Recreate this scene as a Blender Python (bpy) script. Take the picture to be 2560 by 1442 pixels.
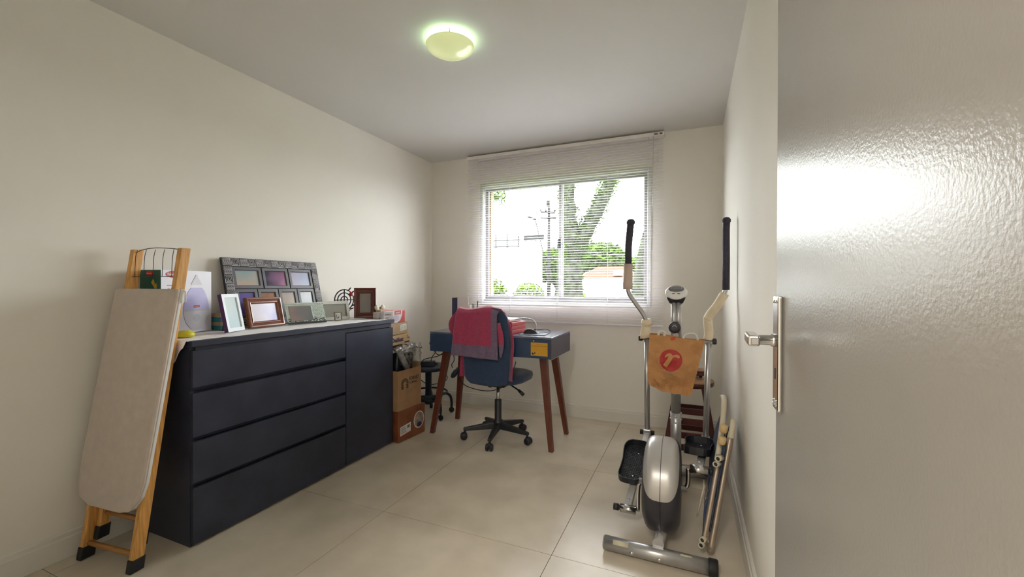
import bpy, bmesh, math, random
from mathutils import Vector, Matrix, Euler, noise
random.seed(7)
for o in list(bpy.data.objects): bpy.data.objects.remove(o)
SC = bpy.context.scene
COL = SC.collection
PI = math.pi
def R(a): return math.radians(a)

# ---------------------------------------------------------------- camera
CAM_H = 1.157
cd = bpy.data.cameras.new('camera'); cam = bpy.data.objects.new('camera', cd); COL.objects.link(cam)
cd.sensor_fit = 'HORIZONTAL'; cd.sensor_width = 36.0
cd.lens = 36.0 * 1057.187 / 2560.0
cd.clip_start = 0.02; cd.clip_end = 500
def cam_matrix(yaw, pitch, roll):
    f = Vector((-math.sin(yaw), math.cos(yaw), 0)); r = Vector((math.cos(yaw), math.sin(yaw), 0)); u = Vector((0, 0, 1))
    f, u = f*math.cos(pitch)+u*math.sin(pitch), u*math.cos(pitch)-f*math.sin(pitch)
    r, u = r*math.cos(roll)+u*math.sin(roll), u*math.cos(roll)-r*math.sin(roll)
    m = Matrix((r, u, -f)).transposed().to_4x4(); m.translation = (0, 0, CAM_H); return m
cam.matrix_world = cam_matrix(0.4, -0.0058, 0.002)
SC.camera = cam

# ---------------------------------------------------------------- colour management, world, lights
SC.view_settings.view_transform = 'Standard'; SC.view_settings.look = 'None'
SC.view_settings.gamma = 1.0; SC.view_settings.use_curve_mapping = False
SC.view_settings.exposure = 0.92
SC.cycles.use_denoising = True
SC.cycles.max_bounces = 12; SC.cycles.diffuse_bounces = 7; SC.cycles.glossy_bounces = 4
SC.cycles.transparent_max_bounces = 16; SC.cycles.sample_clamp_indirect = 12
SKY = 17.0
w = bpy.data.worlds.new('overcast_sky'); SC.world = w; w.use_nodes = True
nt = w.node_tree; nt.nodes.clear()
tc = nt.nodes.new('ShaderNodeTexCoord'); sx = nt.nodes.new('ShaderNodeSeparateXYZ')
ma = nt.nodes.new('ShaderNodeMath'); ma.operation = 'MULTIPLY_ADD'; ma.inputs[1].default_value = 0.667; ma.inputs[2].default_value = 0.55; ma.use_clamp = False
mx = nt.nodes.new('ShaderNodeMath'); mx.operation = 'MAXIMUM'; mx.inputs[1].default_value = 0.0
ms = nt.nodes.new('ShaderNodeMath'); ms.operation = 'MULTIPLY'; ms.inputs[1].default_value = SKY
bg = nt.nodes.new('ShaderNodeBackground'); bg.inputs['Color'].default_value = (0.98, 0.985, 1.0, 1)
wo = nt.nodes.new('ShaderNodeOutputWorld')
nt.links.new(tc.outputs['Generated'], sx.inputs[0]); nt.links.new(sx.outputs['Z'], mx.inputs[0])
nt.links.new(mx.outputs[0], ma.inputs[0]); nt.links.new(ma.outputs[0], ms.inputs[0])
nt.links.new(ms.outputs[0], bg.inputs['Strength']); nt.links.new(bg.outputs[0], wo.inputs['Surface'])
# daylight portal in the window opening (sampling aid of the sky, emits nothing itself)
pl = bpy.data.lights.new('window_daylight_portal', 'AREA'); pl.shape = 'RECTANGLE'; pl.size = 1.62; pl.size_y = 1.2
pl.cycles.is_portal = True
po = bpy.data.objects.new('window_daylight_portal', pl); COL.objects.link(po)
po.location = (-1.094, 3.86, 1.56); po.rotation_euler = (R(-90), 0, 0)
# added fill light, unseen, in the hallway behind the camera
HALL_W = 21.0
hl = bpy.data.lights.new('hallway_fill_light', 'AREA'); hl.shape = 'DISK'; hl.size = 0.45; hl.energy = HALL_W; hl.color = (1.0, 0.93, 0.84)
ho = bpy.data.objects.new('hallway_fill_light', hl); COL.objects.link(ho); ho.location = (-0.3, -0.75, 2.36)

# ---------------------------------------------------------------- materials
MATS = {}
def mat(name, color, rough=0.5, metal=0.0, var=0.06, scale=12.0, bump=0.0, bscale=60.0, emit=None, estr=0.0, coat=0.0, spec=0.5, stretch=None, trans=0.0, sheen=0.0, color2=None):
    """procedural principled material: noise-varied colour, optional fine bump"""
    if name in MATS: return MATS[name]
    m = bpy.data.materials.new(name); m.use_nodes = True; n = m.node_tree; b = n.nodes['Principled BSDF']
    b.inputs['Roughness'].default_value = rough; b.inputs['Metallic'].default_value = metal
    b.inputs['Specular IOR Level'].default_value = spec; b.inputs['Coat Weight'].default_value = coat
    b.inputs['Coat Roughness'].default_value = 0.08
    b.inputs['Sheen Weight'].default_value = sheen
    if trans: b.inputs['Transmission Weight'].default_value = trans
    t = n.nodes.new('ShaderNodeTexCoord'); src = t.outputs['Object']
    if stretch:
        mp = n.nodes.new('ShaderNodeMapping'); mp.inputs['Scale'].default_value = stretch
        n.links.new(src, mp.inputs[0]); src = mp.outputs[0]
    nz = n.nodes.new('ShaderNodeTexNoise'); nz.inputs['Scale'].default_value = scale; nz.inputs['Detail'].default_value = 5
    n.links.new(src, nz.inputs['Vector'])
    cr = n.nodes.new('ShaderNodeValToRGB'); e = cr.color_ramp.elements
    c2 = color2 or color
    lo = [max(0, c*(1-var)) for c in color]; hi = [min(1, c*(1+var)) for c in c2]
    e[0].position = 0.3; e[0].color = (*lo, 1); e[1].position = 0.72; e[1].color = (*hi, 1)
    n.links.new(nz.outputs['Fac'], cr.inputs[0]); n.links.new(cr.outputs[0], b.inputs['Base Color'])
    if bump:
        bz = n.nodes.new('ShaderNodeTexNoise'); bz.inputs['Scale'].default_value = bscale; bz.inputs['Detail'].default_value = 3
        n.links.new(src, bz.inputs['Vector'])
        bp = n.nodes.new('ShaderNodeBump'); bp.inputs['Strength'].default_value = bump; bp.inputs['Distance'].default_value = 0.004
        n.links.new(bz.outputs['Fac'], bp.inputs['Height']); n.links.new(bp.outputs[0], b.inputs['Normal'])
    if emit:
        b.inputs['Emission Color'].default_value = (*emit, 1); b.inputs['Emission Strength'].default_value = estr
    MATS[name] = m; return m
def photo_mat(name, c1, c2, c3, axis=0, size=0.15):
    """a blurred photograph: soft colour blend across the print"""
    m = bpy.data.materials.new(name); m.use_nodes = True; n = m.node_tree; b = n.nodes['Principled BSDF']
    b.inputs['Roughness'].default_value = 0.18
    t = n.nodes.new('ShaderNodeTexCoord'); nz = n.nodes.new('ShaderNodeTexNoise'); nz.inputs['Scale'].default_value = 1.6; nz.inputs['Detail'].default_value = 0
    g = n.nodes.new('ShaderNodeSeparateXYZ'); n.links.new(t.outputs['Generated'], g.inputs[0])
    n.links.new(t.outputs['Generated'], nz.inputs['Vector'])
    ad = n.nodes.new('ShaderNodeMath'); ad.operation = 'MULTIPLY_ADD'; ad.inputs[1].default_value = 0.7
    n.links.new(nz.outputs['Fac'], ad.inputs[0]); 
    s2 = n.nodes.new('ShaderNodeMath'); s2.operation = 'MULTIPLY_ADD'; s2.inputs[1].default_value = 0.8; s2.inputs[2].default_value = -0.25
    n.links.new(g.outputs[axis], s2.inputs[0]); n.links.new(s2.outputs[0], ad.inputs[2])
    cr = n.nodes.new('ShaderNodeValToRGB'); e = cr.color_ramp.elements
    e[0].position = 0.1; e[0].color = (*c1, 1); e[1].position = 0.9; e[1].color = (*c3, 1)
    k = cr.color_ramp.elements.new(0.5); k.color = (*c2, 1)
    n.links.new(ad.outputs[0], cr.inputs[0]); n.links.new(cr.outputs[0], b.inputs['Base Color'])
    return m
def glass_mat(name, refl=0.06, tint=(0.97, 0.99, 0.98)):
    m = bpy.data.materials.new(name); m.use_nodes = True; n = m.node_tree; n.nodes.clear()
    o = n.nodes.new('ShaderNodeOutputMaterial'); mixn = n.nodes.new('ShaderNodeMixShader'); t = n.nodes.new('ShaderNodeBsdfTransparent')
    g = n.nodes.new('ShaderNodeBsdfGlossy'); g.inputs['Roughness'].default_value = 0.02
    t.inputs['Color'].default_value = (*tint, 1); mixn.inputs[0].default_value = refl
    n.links.new(t.outputs[0], mixn.inputs[1]); n.links.new(g.outputs[0], mixn.inputs[2]); n.links.new(mixn.outputs[0], o.inputs[0]); return m

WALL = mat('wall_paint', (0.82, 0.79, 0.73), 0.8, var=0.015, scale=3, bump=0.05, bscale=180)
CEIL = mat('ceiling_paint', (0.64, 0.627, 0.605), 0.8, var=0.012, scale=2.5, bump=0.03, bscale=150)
TRIMW = mat('white_trim', (0.74, 0.72, 0.67), 0.42, var=0.02, scale=8)
TILE = mat('porcelain_tile', (0.60, 0.53, 0.42), 0.29, var=0.10, scale=3.2, bump=0.012, bscale=40, color2=(0.66, 0.59, 0.48), spec=0.38)
GROUT = mat('tile_grout', (0.13, 0.12, 0.10), 0.85)
DOORM = mat('door_enamel', (0.33, 0.315, 0.295), 0.24, var=0.03, scale=4, bump=0.10, bscale=230, spec=0.27)
CHROME = mat('brushed_chrome', (0.62, 0.62, 0.62), 0.18, 1.0, var=0.05, scale=30)
STEEL = mat('satin_steel_tube', (0.47, 0.47, 0.48), 0.33, 0.75, var=0.08, scale=20)
ALU = mat('aluminium_frame', (0.72, 0.73, 0.70), 0.35, 0.1, var=0.03)
GLASS = glass_mat('window_glass')
SLAT = mat('blind_slat_enamel', (0.88, 0.85, 0.90), 0.4, var=0.03, scale=20)
CORDM = mat('blind_cord', (0.72, 0.72, 0.70), 0.7)
NAVY = mat('dresser_lacquer', (0.026, 0.031, 0.056), 0.40, var=0.25, scale=6, bump=0.02, bscale=90)  # extra blue of the lens flare put into the base colour
NAVYD = mat('dresser_carcass', (0.010, 0.012, 0.019), 0.5, var=0.2, scale=6)
DESKN = mat('desk_laminate', (0.030, 0.058, 0.125), 0.36, var=0.15, scale=10)
DESKT = mat('desk_top_sheen_laminate', (0.10, 0.12, 0.18), 0.2, spec=0.8, var=0.1, scale=10)  # window reflection painted in as a lighter base colour
REDW = mat('red_stained_wood', (0.125, 0.028, 0.014), 0.38, var=0.35, scale=14, stretch=(6, 6, 0.7))
STOOLW = mat('mahogany_stain', (0.075, 0.012, 0.012), 0.35, var=0.3, scale=14, stretch=(5, 5, 1))
SEATW = mat('stool_seat_wood', (0.36, 0.19, 0.10), 0.35, var=0.3, scale=12, stretch=(1, 6, 6))
PINE = mat('varnished_pine', (0.66, 0.34, 0.095), 0.42, var=0.28, scale=16, stretch=(7, 7, 0.6))
PINED = mat('varnished_pine_dowel', (0.42, 0.20, 0.055), 0.45, var=0.25, scale=16, stretch=(1, 7, 7))
RUBBER = mat('black_rubber', (0.012, 0.012, 0.013), 0.6, var=0.2)
COVER = mat('ironing_cover_cloth', (0.55, 0.465, 0.40), 0.9, var=0.06, scale=25, bump=0.25, bscale=350, sheen=0.2)
COVERW = mat('ironing_cover_edge', (0.74, 0.73, 0.72), 0.8, var=0.05)
WIRE = mat('dark_wire', (0.06, 0.055, 0.055), 0.4, 0.7)
BLACKP = mat('black_plastic', (0.014, 0.016, 0.022), 0.42, var=0.2)
CHAIRF = mat('chair_navy_flare_fabric', (0.018, 0.042, 0.105), 0.75, var=0.2, scale=40, bump=0.15, bscale=400, sheen=0.3)  # navy, with blue lens flare mixed into the fabric colour
TRED = mat('towel_red', (0.36, 0.042, 0.105), 0.9, var=0.14, scale=60, bump=0.3, bscale=500, sheen=0.25)
TPUR = mat('towel_purple', (0.165, 0.115, 0.19), 0.9, var=0.14, scale=60, bump=0.3, bscale=500, sheen=0.25)
WHITEP = mat('white_plastic', (0.75, 0.75, 0.74), 0.4, var=0.03)
CREAMF = mat('cream_foam', (0.70, 0.60, 0.44), 0.7, var=0.10, scale=18, bump=0.15, bscale=80)
GRIP = mat('dark_foam_grip', (0.040, 0.036, 0.062), 0.7, var=0.2, scale=60, bump=0.3, bscale=500)
SILVER = mat('silver_plastic', (0.47, 0.46, 0.45), 0.33, 0.35, var=0.03, scale=8)
DARKP = mat('charcoal_plastic', (0.028, 0.027, 0.038), 0.38, var=0.15)
BAGM = mat('brown_kraft_paper', (0.45, 0.22, 0.08), 0.75, var=0.14, scale=14, bump=0.35, bscale=30)
BAGRED = mat('printed_red', (0.40, 0.022, 0.022), 0.6, var=0.06)
CARD = mat('corrugated_cardboard', (0.40, 0.235, 0.125), 0.8, var=0.12, scale=9, bump=0.08, bscale=60)
CARDL = mat('light_cardboard', (0.52, 0.36, 0.20), 0.8, var=0.08, scale=9)
CARDR = mat('reddish_taped_box', (0.235, 0.075, 0.030), 0.35, var=0.3, scale=8, bump=0.25, bscale=18, coat=0.4)
INK = mat('black_ink', (0.03, 0.026, 0.03), 0.7, var=0.1)
INKB = mat('dark_blue_ink', (0.03, 0.025, 0.09), 0.7, var=0.1)
INKG = mat('grey_ink', (0.22, 0.18, 0.16), 0.8, var=0.1)
PAPER = mat('white_paper', (0.72, 0.71, 0.69), 0.6, var=0.03)
PRED = mat('print_red', (0.52, 0.025, 0.03), 0.5, var=0.05)
CLOTHW = mat('white_runner_cloth', (0.92, 0.90, 0.92), 0.9, var=0.04, scale=40, bump=0.15, bscale=300)

# ---------------------------------------------------------------- geometry helpers
class MB:
    """collects shapes into one bmesh"""
    def __init__(s): s.bm = bmesh.new()
    def _mat(s, loc, rot): return Matrix.Translation(loc) @ (Euler(rot).to_matrix().to_4x4() if rot else Matrix.Identity(4))
    def box(s, c, d, rot=None, bev=0.0, seg=1, mi=0):
        r = bmesh.ops.create_cube(s.bm, size=1.0); vs = r['verts']
        bmesh.ops.scale(s.bm, vec=d, verts=vs)
        if bev > 0:
            es = list({e for v in vs for e in v.link_edges})
            rr = bmesh.ops.bevel(s.bm, geom=vs+es, offset=bev, segments=seg, affect='EDGES', profile=0.5)
            vs = list({v for f in rr['faces'] for v in f.verts} | {v for v in vs if v.is_valid})
        bmesh.ops.transform(s.bm, matrix=s._mat(c, rot), verts=vs)
        for f in {f for v in vs for f in v.link_faces}: f.material_index = mi
        return s
    def span(s, a, b, bev=0.0, seg=1, mi=0):
        return s.box([(a[i]+b[i])/2 for i in range(3)], [abs(b[i]-a[i]) for i in range(3)], None, bev, seg, mi)
    def tube(s, path, r, n=12, caps=True, closed=False, mi=0):
        P = [Vector(p) for p in path]; rs = r if isinstance(r, (list, tuple)) else [r]*len(P)
        N = len(P); rings = []; ref = None
        for i in range(N):
            if closed: t = (P[(i+1) % N]-P[i-1])
            else: t = P[min(i+1, N-1)]-P[max(i-1, 0)]
            t.normalize()
            if ref is None:
                ref = t.orthogonal().normalized()
            else:
                ref = (ref - t*ref.dot(t))
                ref = ref.normalized() if ref.length > 1e-6 else t.orthogonal().normalized()
            b = t.cross(ref)
            rings.append([s.bm.verts.new(P[i]+(ref*math.cos(2*PI*k/n)+b*math.sin(2*PI*k/n))*rs[i]) for k in range(n)])
        for i in range(N if closed else N-1):
            A, B = rings[i], rings[(i+1) % N]
            for k in range(n):
                f = s.bm.faces.new((A[k], A[(k+1) % n], B[(k+1) % n], B[k])); f.material_index = mi; f.smooth = True
        if caps and not closed:
            s.bm.faces.new(list(reversed(rings[0]))).material_index = mi; s.bm.faces.new(rings[-1]).material_index = mi
        return s
    def lathe(s, prof, c=(0, 0, 0), rot=None, n=32, mi=0, sx=1, sy=1):
        M = s._mat(c, rot); rings = []
        for (r, z) in prof:
            if r < 1e-6: rings.append([s.bm.verts.new(M @ Vector((0, 0, z)))])
            else: rings.append([s.bm.verts.new(M @ Vector((r*sx*math.cos(2*PI*k/n), r*sy*math.sin(2*PI*k/n), z))) for k in range(n)])
        for A, B in zip(rings, rings[1:]):
            if len(A) == 1 and len(B) == 1: continue
            for k in range(n):
                a = [A[k], A[(k+1) % n]] if len(A) > 1 else [A[0]]
                b = [B[(k+1) % n], B[k]] if len(B) > 1 else [B[0]]
                f = s.bm.faces.new(a+b); f.material_index = mi; f.smooth = True
        return s
    def prism(s, poly, z0, z1, M=None, mi=0):
        """polygon in xy between z0 and z1, moved by matrix M"""
        M = M or Matrix.Identity(4)
        a = [s.bm.verts.new(M @ Vector((x, y, z0))) for x, y in poly]; b = [s.bm.verts.new(M @ Vector((x, y, z1))) for x, y in poly]
        s.bm.faces.new(list(reversed(a))).material_index = mi; s.bm.faces.new(b).material_index = mi
        for i in range(len(a)):
            j = (i+1) % len(a); s.bm.faces.new((a[i], a[j], b[j], b[i])).material_index = mi
        return s
    def hexa(s, q, mi=0):
        """8 corners: bottom 4 then top 4, same winding"""
        v = [s.bm.verts.new(p) for p in q]
        for f in ((3, 2, 1, 0), (4, 5, 6, 7), (0, 1, 5, 4), (1, 2, 6, 5), (2, 3, 7, 6), (3, 0, 4, 7)): s.bm.faces.new([v[i] for i in f]).material_index = mi
        return s
    def grid(s, fn, nu, nv, thick=0.0, mi=0, mfn=None):
        """surface fn(u,v)->xyz; thickness through an offset copy along normals"""
        V = [[s.bm.verts.new(fn(i/nu, j/nv)) for j in range(nv+1)] for i in range(nu+1)]; fs = []
        for i in range(nu):
            for j in range(nv):
                f = s.bm.faces.new((V[i][j], V[i+1][j], V[i+1][j+1], V[i][j+1])); f.smooth = True
                f.material_index = mfn((i+.5)/nu, (j+.5)/nv) if mfn else mi; fs.append(f)
        if thick:
            bmesh.ops.recalc_face_normals(s.bm, faces=fs)
            r = bmesh.ops.solidify(s.bm, geom=fs, thickness=thick)
        return s
    def ring(s, w, h, prof, M=None, mi=0):
        """mitred picture-frame moulding: outer size w x h in local xz-plane, profile [(inset, out)], out is towards -y; centre at (0,0,h/2)"""
        M = M or Matrix.Identity(4); rows = []
        for ins, out in prof:
            x = w/2-ins; z0 = ins; z1 = h-ins
            rows.append([s.bm.verts.new(M @ Vector(p)) for p in ((-x, -out, z0), (x, -out, z0), (x, -out, z1), (-x, -out, z1))])
        n = len(rows)
        for i in range(n):
            A, B = rows[i], rows[(i+1) % n]
            for k in range(4): s.bm.faces.new((A[k], A[(k+1) % 4], B[(k+1) % 4], B[k])).material_index = mi
        return s
    def build(s, name, mats, parent=None, world=False, smooth=False, bevel=0.0):
        bmesh.ops.recalc_face_normals(s.bm, faces=s.bm.faces)
        if parent is not None and world:
            off = -parent.location if parent.parent is None else -(parent.location+parent.parent.location)
            bmesh.ops.translate(s.bm, vec=off, verts=s.bm.verts)   # a later turn of the thing carries its parts
        me = bpy.data.meshes.new(name); s.bm.to_mesh(me); s.bm.free()
        for m in (mats if isinstance(mats, (list, tuple)) else [mats]): me.materials.append(m)
        if smooth:
            for p in me.polygons: p.use_smooth = True
        o = bpy.data.objects.new(name, me); COL.objects.link(o)
        if parent is not None: o.parent = parent
        if bevel:
            b = o.modifiers.new('edge_bevel', 'BEVEL'); b.width = bevel; b.segments = 2; b.limit_method = 'ANGLE'
        return o
def clone(o, parent, loc=None, rot=None):
    c = o.copy(); COL.objects.link(c); c.parent = parent
    if loc is not None: c.location = loc
    if rot is not None: c.rotation_euler = rot
    return c
def thing(name, label, cat, loc=(0, 0, 0), rot=(0, 0, 0), group=None):
    o = bpy.data.objects.new(name, None); COL.objects.link(o); o.empty_display_size = 0.05
    o.location = loc; o.rotation_euler = rot; return tag(o, label, cat, group)
def tag(o, label, cat, group=None):
    o['label'] = label; o['category'] = cat
    if group: o['group'] = group
    return o
def struct(o): o['kind'] = 'structure'; return o
def text(s, size, m, parent, loc, rot, name='lettering', shear=0.0, bold=0.0, spacing=1.0, align='LEFT', scx=1.0):
    c = bpy.data.curves.new('t', 'FONT'); c.body = s; c.size = size; c.shear = shear; c.offset = bold*size; c.space_character = spacing
    c.extrude = 0.0003; c.align_x = align; c.resolution_u = 3
    t = bpy.data.objects.new('t', c); COL.objects.link(t)
    dg = bpy.context.evaluated_depsgraph_get(); me = bpy.data.meshes.new_from_object(t.evaluated_get(dg))
    bpy.data.objects.remove(t); bpy.data.curves.remove(c); me.name = name; me.materials.clear(); me.materials.append(m)
    o = bpy.data.objects.new(name, me); COL.objects.link(o); o.parent = parent; o.location = loc; o.rotation_euler = rot; o.scale = (scx, 1, 1)
    return o
def arc(c, r, a0, a1, n, ax=(1, 0, 0), ay=(0, 0, 1)):
    c, ax, ay = Vector(c), Vector(ax), Vector(ay)
    return [c+ax*(r*math.cos(R(a0+(a1-a0)*i/n)))+ay*(r*math.sin(R(a0+(a1-a0)*i/n))) for i in range(n+1)]
def smoothpath(pts, sub=6):
    P = [Vector(p) for p in pts]; out = []
    for i in range(len(P)-1):
        p0, p1, p2, p3 = P[max(i-1, 0)], P[i], P[i+1], P[min(i+2, len(P)-1)]
        for k in range(sub):
            t = k/sub
            out.append(0.5*((2*p1)+(p2-p0)*t+(2*p0-5*p1+4*p2-p3)*t*t+(3*p1-p0-3*p2+p3)*t**3))
    out.append(P[-1]); return out

# ================================================================= ROOM SHELL
XL, XR, YB, ZC, YF = -2.448, 0.2246, 3.671, 2.413, 0.10
T = 0.15
floor = struct(MB().span((XL-T, YF-0.12, -0.10), (XR+T, YB+T, -0.003)).build('floor', GROUT))
gx = [XL, -2.3475, -1.4475, -0.5475, XR]; gy = [YF-0.12, 0.837, 1.737, 2.637, 3.537, YB]
for i in range(4):
    for j in range(5):
        MB().span((gx[i]+.0013, gy[j]+.0013, -0.0035), (gx[i+1]-.0013, gy[j+1]-.0013, 0.0)).build('floor_tile', TILE, floor)
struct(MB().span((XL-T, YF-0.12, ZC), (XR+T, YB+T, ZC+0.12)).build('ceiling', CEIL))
struct(MB().span((XL-T, YF-0.12, -0.1), (XL, YB+T, ZC)).build('wall_left', WALL))
struct(MB().span((XR, YF-0.12, -0.1), (XR+T, YB+T, ZC)).build('wall_right', WALL))
WX0, WX1, WZ0, WZ1 = -1.872, -0.312, 0.992, 2.132        # window opening
wb = MB()
wb.span((XL, YB, -0.1), (WX0, YB+0.17, ZC)); wb.span((WX1, YB, -0.1), (XR, YB+0.17, ZC))
wb.span((WX0, YB, -0.1), (WX1, YB+0.17, WZ0)); wb.span((WX0, YB, WZ1), (WX1, YB+0.17, ZC))
struct(wb.build('wall_back', WALL))
wf = MB()   # wall with the doorway the camera stands in
wf.span((XL, YF-0.12, -0.1), (-0.66, YF, ZC)); wf.span((-0.66, YF-0.12, 2.12), (XR, YF, ZC))
struct(wf.build('wall_front', WALL))
hw = MB()   # hallway shell behind the doorway
hw.span((-1.5, -1.5, -0.1), (1.2, -0.02, -0.001)); hw.span((-1.5, -1.5, ZC), (1.2, -0.02, ZC+0.1))
hw.span((-1.6, -1.5, 0), (-1.5, -0.02, ZC)); hw.span((1.2, -1.5, 0), (1.3, -0.02, ZC)); hw.span((-1.6, -1.6, 0), (1.3, -1.5, ZC))
hw.span((XR+T, -0.12, 0), (1.3, -0.02, ZC))
struct(hw.build('wall_hall', WALL))
# baseboards: body with a rounded lip on top
def baseboard(name, a, b, nrm):
    a, b, nrm = Vector(a), Vector(b), Vector(nrm); d = (b-a).normalized()
    prof = [(0, 0), (0.016, 0), (0.016, 0.084), (0.011, 0.088), (0.011, 0.104), (0.006, 0.109), (0, 0.109)]
    m = MB(); A = [m.bm.verts.new(a+nrm*x+Vector((0, 0, z+.0005))) for x, z in prof]; B = [m.bm.verts.new(b+nrm*x+Vector((0, 0, z+.0005))) for x, z in prof]
    m.bm.faces.new(A); m.bm.faces.new(list(reversed(B)))
    for i in range(len(A)): j = (i+1) % len(A); m.bm.faces.new((A[i], B[i], B[j], A[j]))
    return struct(m.build(name, TRIMW))
baseboard('baseboard_left', (XL, YF, 0), (XL, YB, 0), (1, 0, 0))
baseboard('baseboard_back', (XL+.016, YB, 0), (XR-.016, YB, 0), (0, -1, 0))
baseboard('baseboard_right', (XR, 1.05, 0), (XR, YB, 0), (-1, 0, 0))

# ---- window: trim, two sliding sashes, panes, latch, tan outer reveal
win = bpy.data.objects.new('window_1', None); COL.objects.link(win); win.location = (-1.092, YB, WZ0); struct(win)
FR = mat('window_white_enamel', (0.62, 0.63, 0.60), 0.35, var=0.02); SASH = mat('sash_backlit_grey', (0.30, 0.29, 0.30), 0.35, var=0.03)  # sash grey holds the backlit shade of a white frame
REV = mat('outer_reveal_render', (0.16, 0.11, 0.075), 0.8, var=0.1)
fx0, fx1, fz0, fz1 = -1.884, -0.302, 0.980, 2.143
m = MB(); th = 0.032   # interior architrave
m.span((fx0, YB-0.014, fz0), (fx0+th, YB+0.0, fz1), .003); m.span((fx1-th, YB-0.014, fz0), (fx1, YB, fz1), .003)
m.span((fx0+th, YB-0.014, fz1-th), (fx1-th, YB, fz1), .003); m.span((fx0+th, YB-0.014, fz0), (fx1-th, YB, fz0+th), .003)
m.build('window_frame', FR, win, True)
m = MB()   # outer box frame in the opening
m.span((WX0, YB+.001, WZ0), (WX0+.022, YB+0.085, WZ1)); m.span((WX1-.022, YB+.001, WZ0), (WX1, YB+0.085, WZ1))
m.span((WX0+.022, YB+.001, WZ1-.03), (WX1-.022, YB+0.085, WZ1)); m.span((WX0+.022, YB+.001, WZ0), (WX1-.022, YB+0.085, WZ0+.035))
m.build('track_frame', mat('track_backlit_grey', (0.40, 0.40, 0.39), 0.35), win, True)  # backlit shade put into the track colour
def sash(x0, x1, y):
    z0, z1 = WZ0+.035, WZ1-.03; t = .028; m = MB()
    m.span((x0, y, z0), (x0+t, y+.022, z1), .002); m.span((x1-t, y, z0), (x1, y+.022, z1), .002)
    m.span((x0+t, y, z1-t), (x1-t, y+.022, z1), .002); m.span((x0+t, y, z0), (x1-t, y+.022, z0+t+.008), .002)
    s = m.build('sash', SASH, win, True)
    MB().span((x0+t, y+.009, z0+t+.008), (x1-t, y+.013, z1-t)).build('pane', GLASS, s, True); return s
sash(WX0+.022, -1.070, YB+.048); s2 = sash(-1.102, WX1-.022, YB+.015)
MB().span((-1.112, YB-.004, 1.50), (-1.075, YB+.014, 1.58), .004).tube([(-1.078, YB-.004, 1.54), (-1.062, YB-.014, 1.535)], .006, 8).build('latch', BLACKP, win, True)
m = MB()
m.span((WX0-.02, YB+.172, WZ0), (WX0+.016, YB+0.235, WZ1)); m.span((WX1-.016, YB+.172, WZ0), (WX1+.02, YB+0.235, WZ1))
m.span((WX0-.02, YB+.172, WZ0-.05), (WX1+.02, YB+.25, WZ0-.002)); m.span((WX0-.02, YB+.172, WZ1), (WX1+.02, YB+.25, WZ1+.05))
m.build('outer_reveal', REV, win, True)

# ---- door leaf, open against the right wall
ang = R(1.6)
door = bpy.data.objects.new('door_1', None); COL.objects.link(door); struct(door)
DY0, DL = 1.0, 0.84                                     # far (latch) edge, leaf length
dirv = Vector((math.sin(ang), -math.cos(ang), 0)); edge = Vector((0.160, DY0, 0)); hinge = edge+dirv*DL
door.location = (hinge.x, hinge.y, 0); door.rotation_euler = (0, 0, ang)   # local +y runs from hinge to latch edge, local -x is the face
MB().span((0, 0, 0.008), (0.035, DL, 2.10), .003, 2).build('door_leaf', DOORM, door)
def dpart(m, name, mt, parent=None, smooth=False): return m.build(name, mt, parent or door, smooth=smooth)
yh = DL-0.040
plate = dpart(MB().box((-0.0045, yh, 1.0275), (0.009, 0.046, 0.222), None, .0035, 2), 'escutcheon_plate', CHROME)
dpart(MB().box((-0.0095, yh, 0.988), (0.0012, 0.005, 0.022)), 'keyhole', BLACKP, plate)
for dz in (-.1, -.094, .1):
    for dy in (-.009, .009): dpart(MB().lathe([(0, .002), (.003, .0015), (.0035, 0)], (-0.009, yh+dy, 1.0275+dz), (0, R(-90), 0), 10), 'screw', CHROME, plate)
hz = 1.052
lever = dpart(MB().lathe([(.0, .0), (.0125, .0), (.0125, .006), (.0098, .008), (.0098, .046), (0, .046)], (-0.009, yh, hz), (0, R(-90), 0), 20).box((-0.052, yh-.022, hz+.004), (0.020, 0.066, 0.020), (R(2), 0, R(-2)), .004, 2), 'lever', CHROME)
MB().box((-0.052, yh-.0562, hz+.003), (0.013, 0.003, 0.013), (R(2), 0, R(-2)), .001).build('lever_cap', STEEL, lever)
for zz in (.3, 1.75):
    dpart(MB().tube([(0.0, -.004, zz-.04), (0.0, -.004, zz+.04)], .007, 8), 'hinge', STEEL)

# ================================================================= VENETIAN BLIND
bx0, bx1, by = -1.993, -0.201, 3.605
bl = thing('venetian_blind', 'white horizontal-slat venetian blind lowered over the window', 'blind', ((bx0+bx1)/2, by, 0.829))
hr = MB().span((bx0, by-.02, 2.366), (bx1, by+.03, 2.396), .002).build('headrail', mat('headrail_enamel', (0.84, 0.80, 0.77), .35), bl, True)
MB().span((bx1-.075, by-.0215, 2.374), (bx1-.047, by-.0195, 2.388)).span((bx1-.035, by-.0215, 2.374), (bx1-.012, by-.0195, 2.388)).build('end_bracket', INKG, hr, True)
MB().span((bx0+.004, by-.012, 0.829), (bx1-.004, by+.014, 0.843), .004, 2).build('bottom_rail', SLAT, bl, True)
sl = None; NS = 70; z0s, z1s = 0.860, 2.354; hw_ = (bx1-bx0)/2-.004
def slatmesh():
    m = MB(); tilt = R(3)
    def f(u, v):
        y = (v-.5)*.025; z = .0018*(1-(2*v-1)**2)
        return (-hw_+2*hw_*u, y*math.cos(tilt)-z*math.sin(tilt), y*math.sin(tilt)+z*math.cos(tilt))
    m.grid(f, 1, 5); return m.build('slat', SLAT, bl)
for i in range(NS):
    z = z0s+(z1s-z0s)*i/(NS-1)-0.829
    if sl is None: sl = slatmesh(); sl.location = (0, 0.002, z)
    else: clone(sl, bl, (0, 0.002, z))
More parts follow.
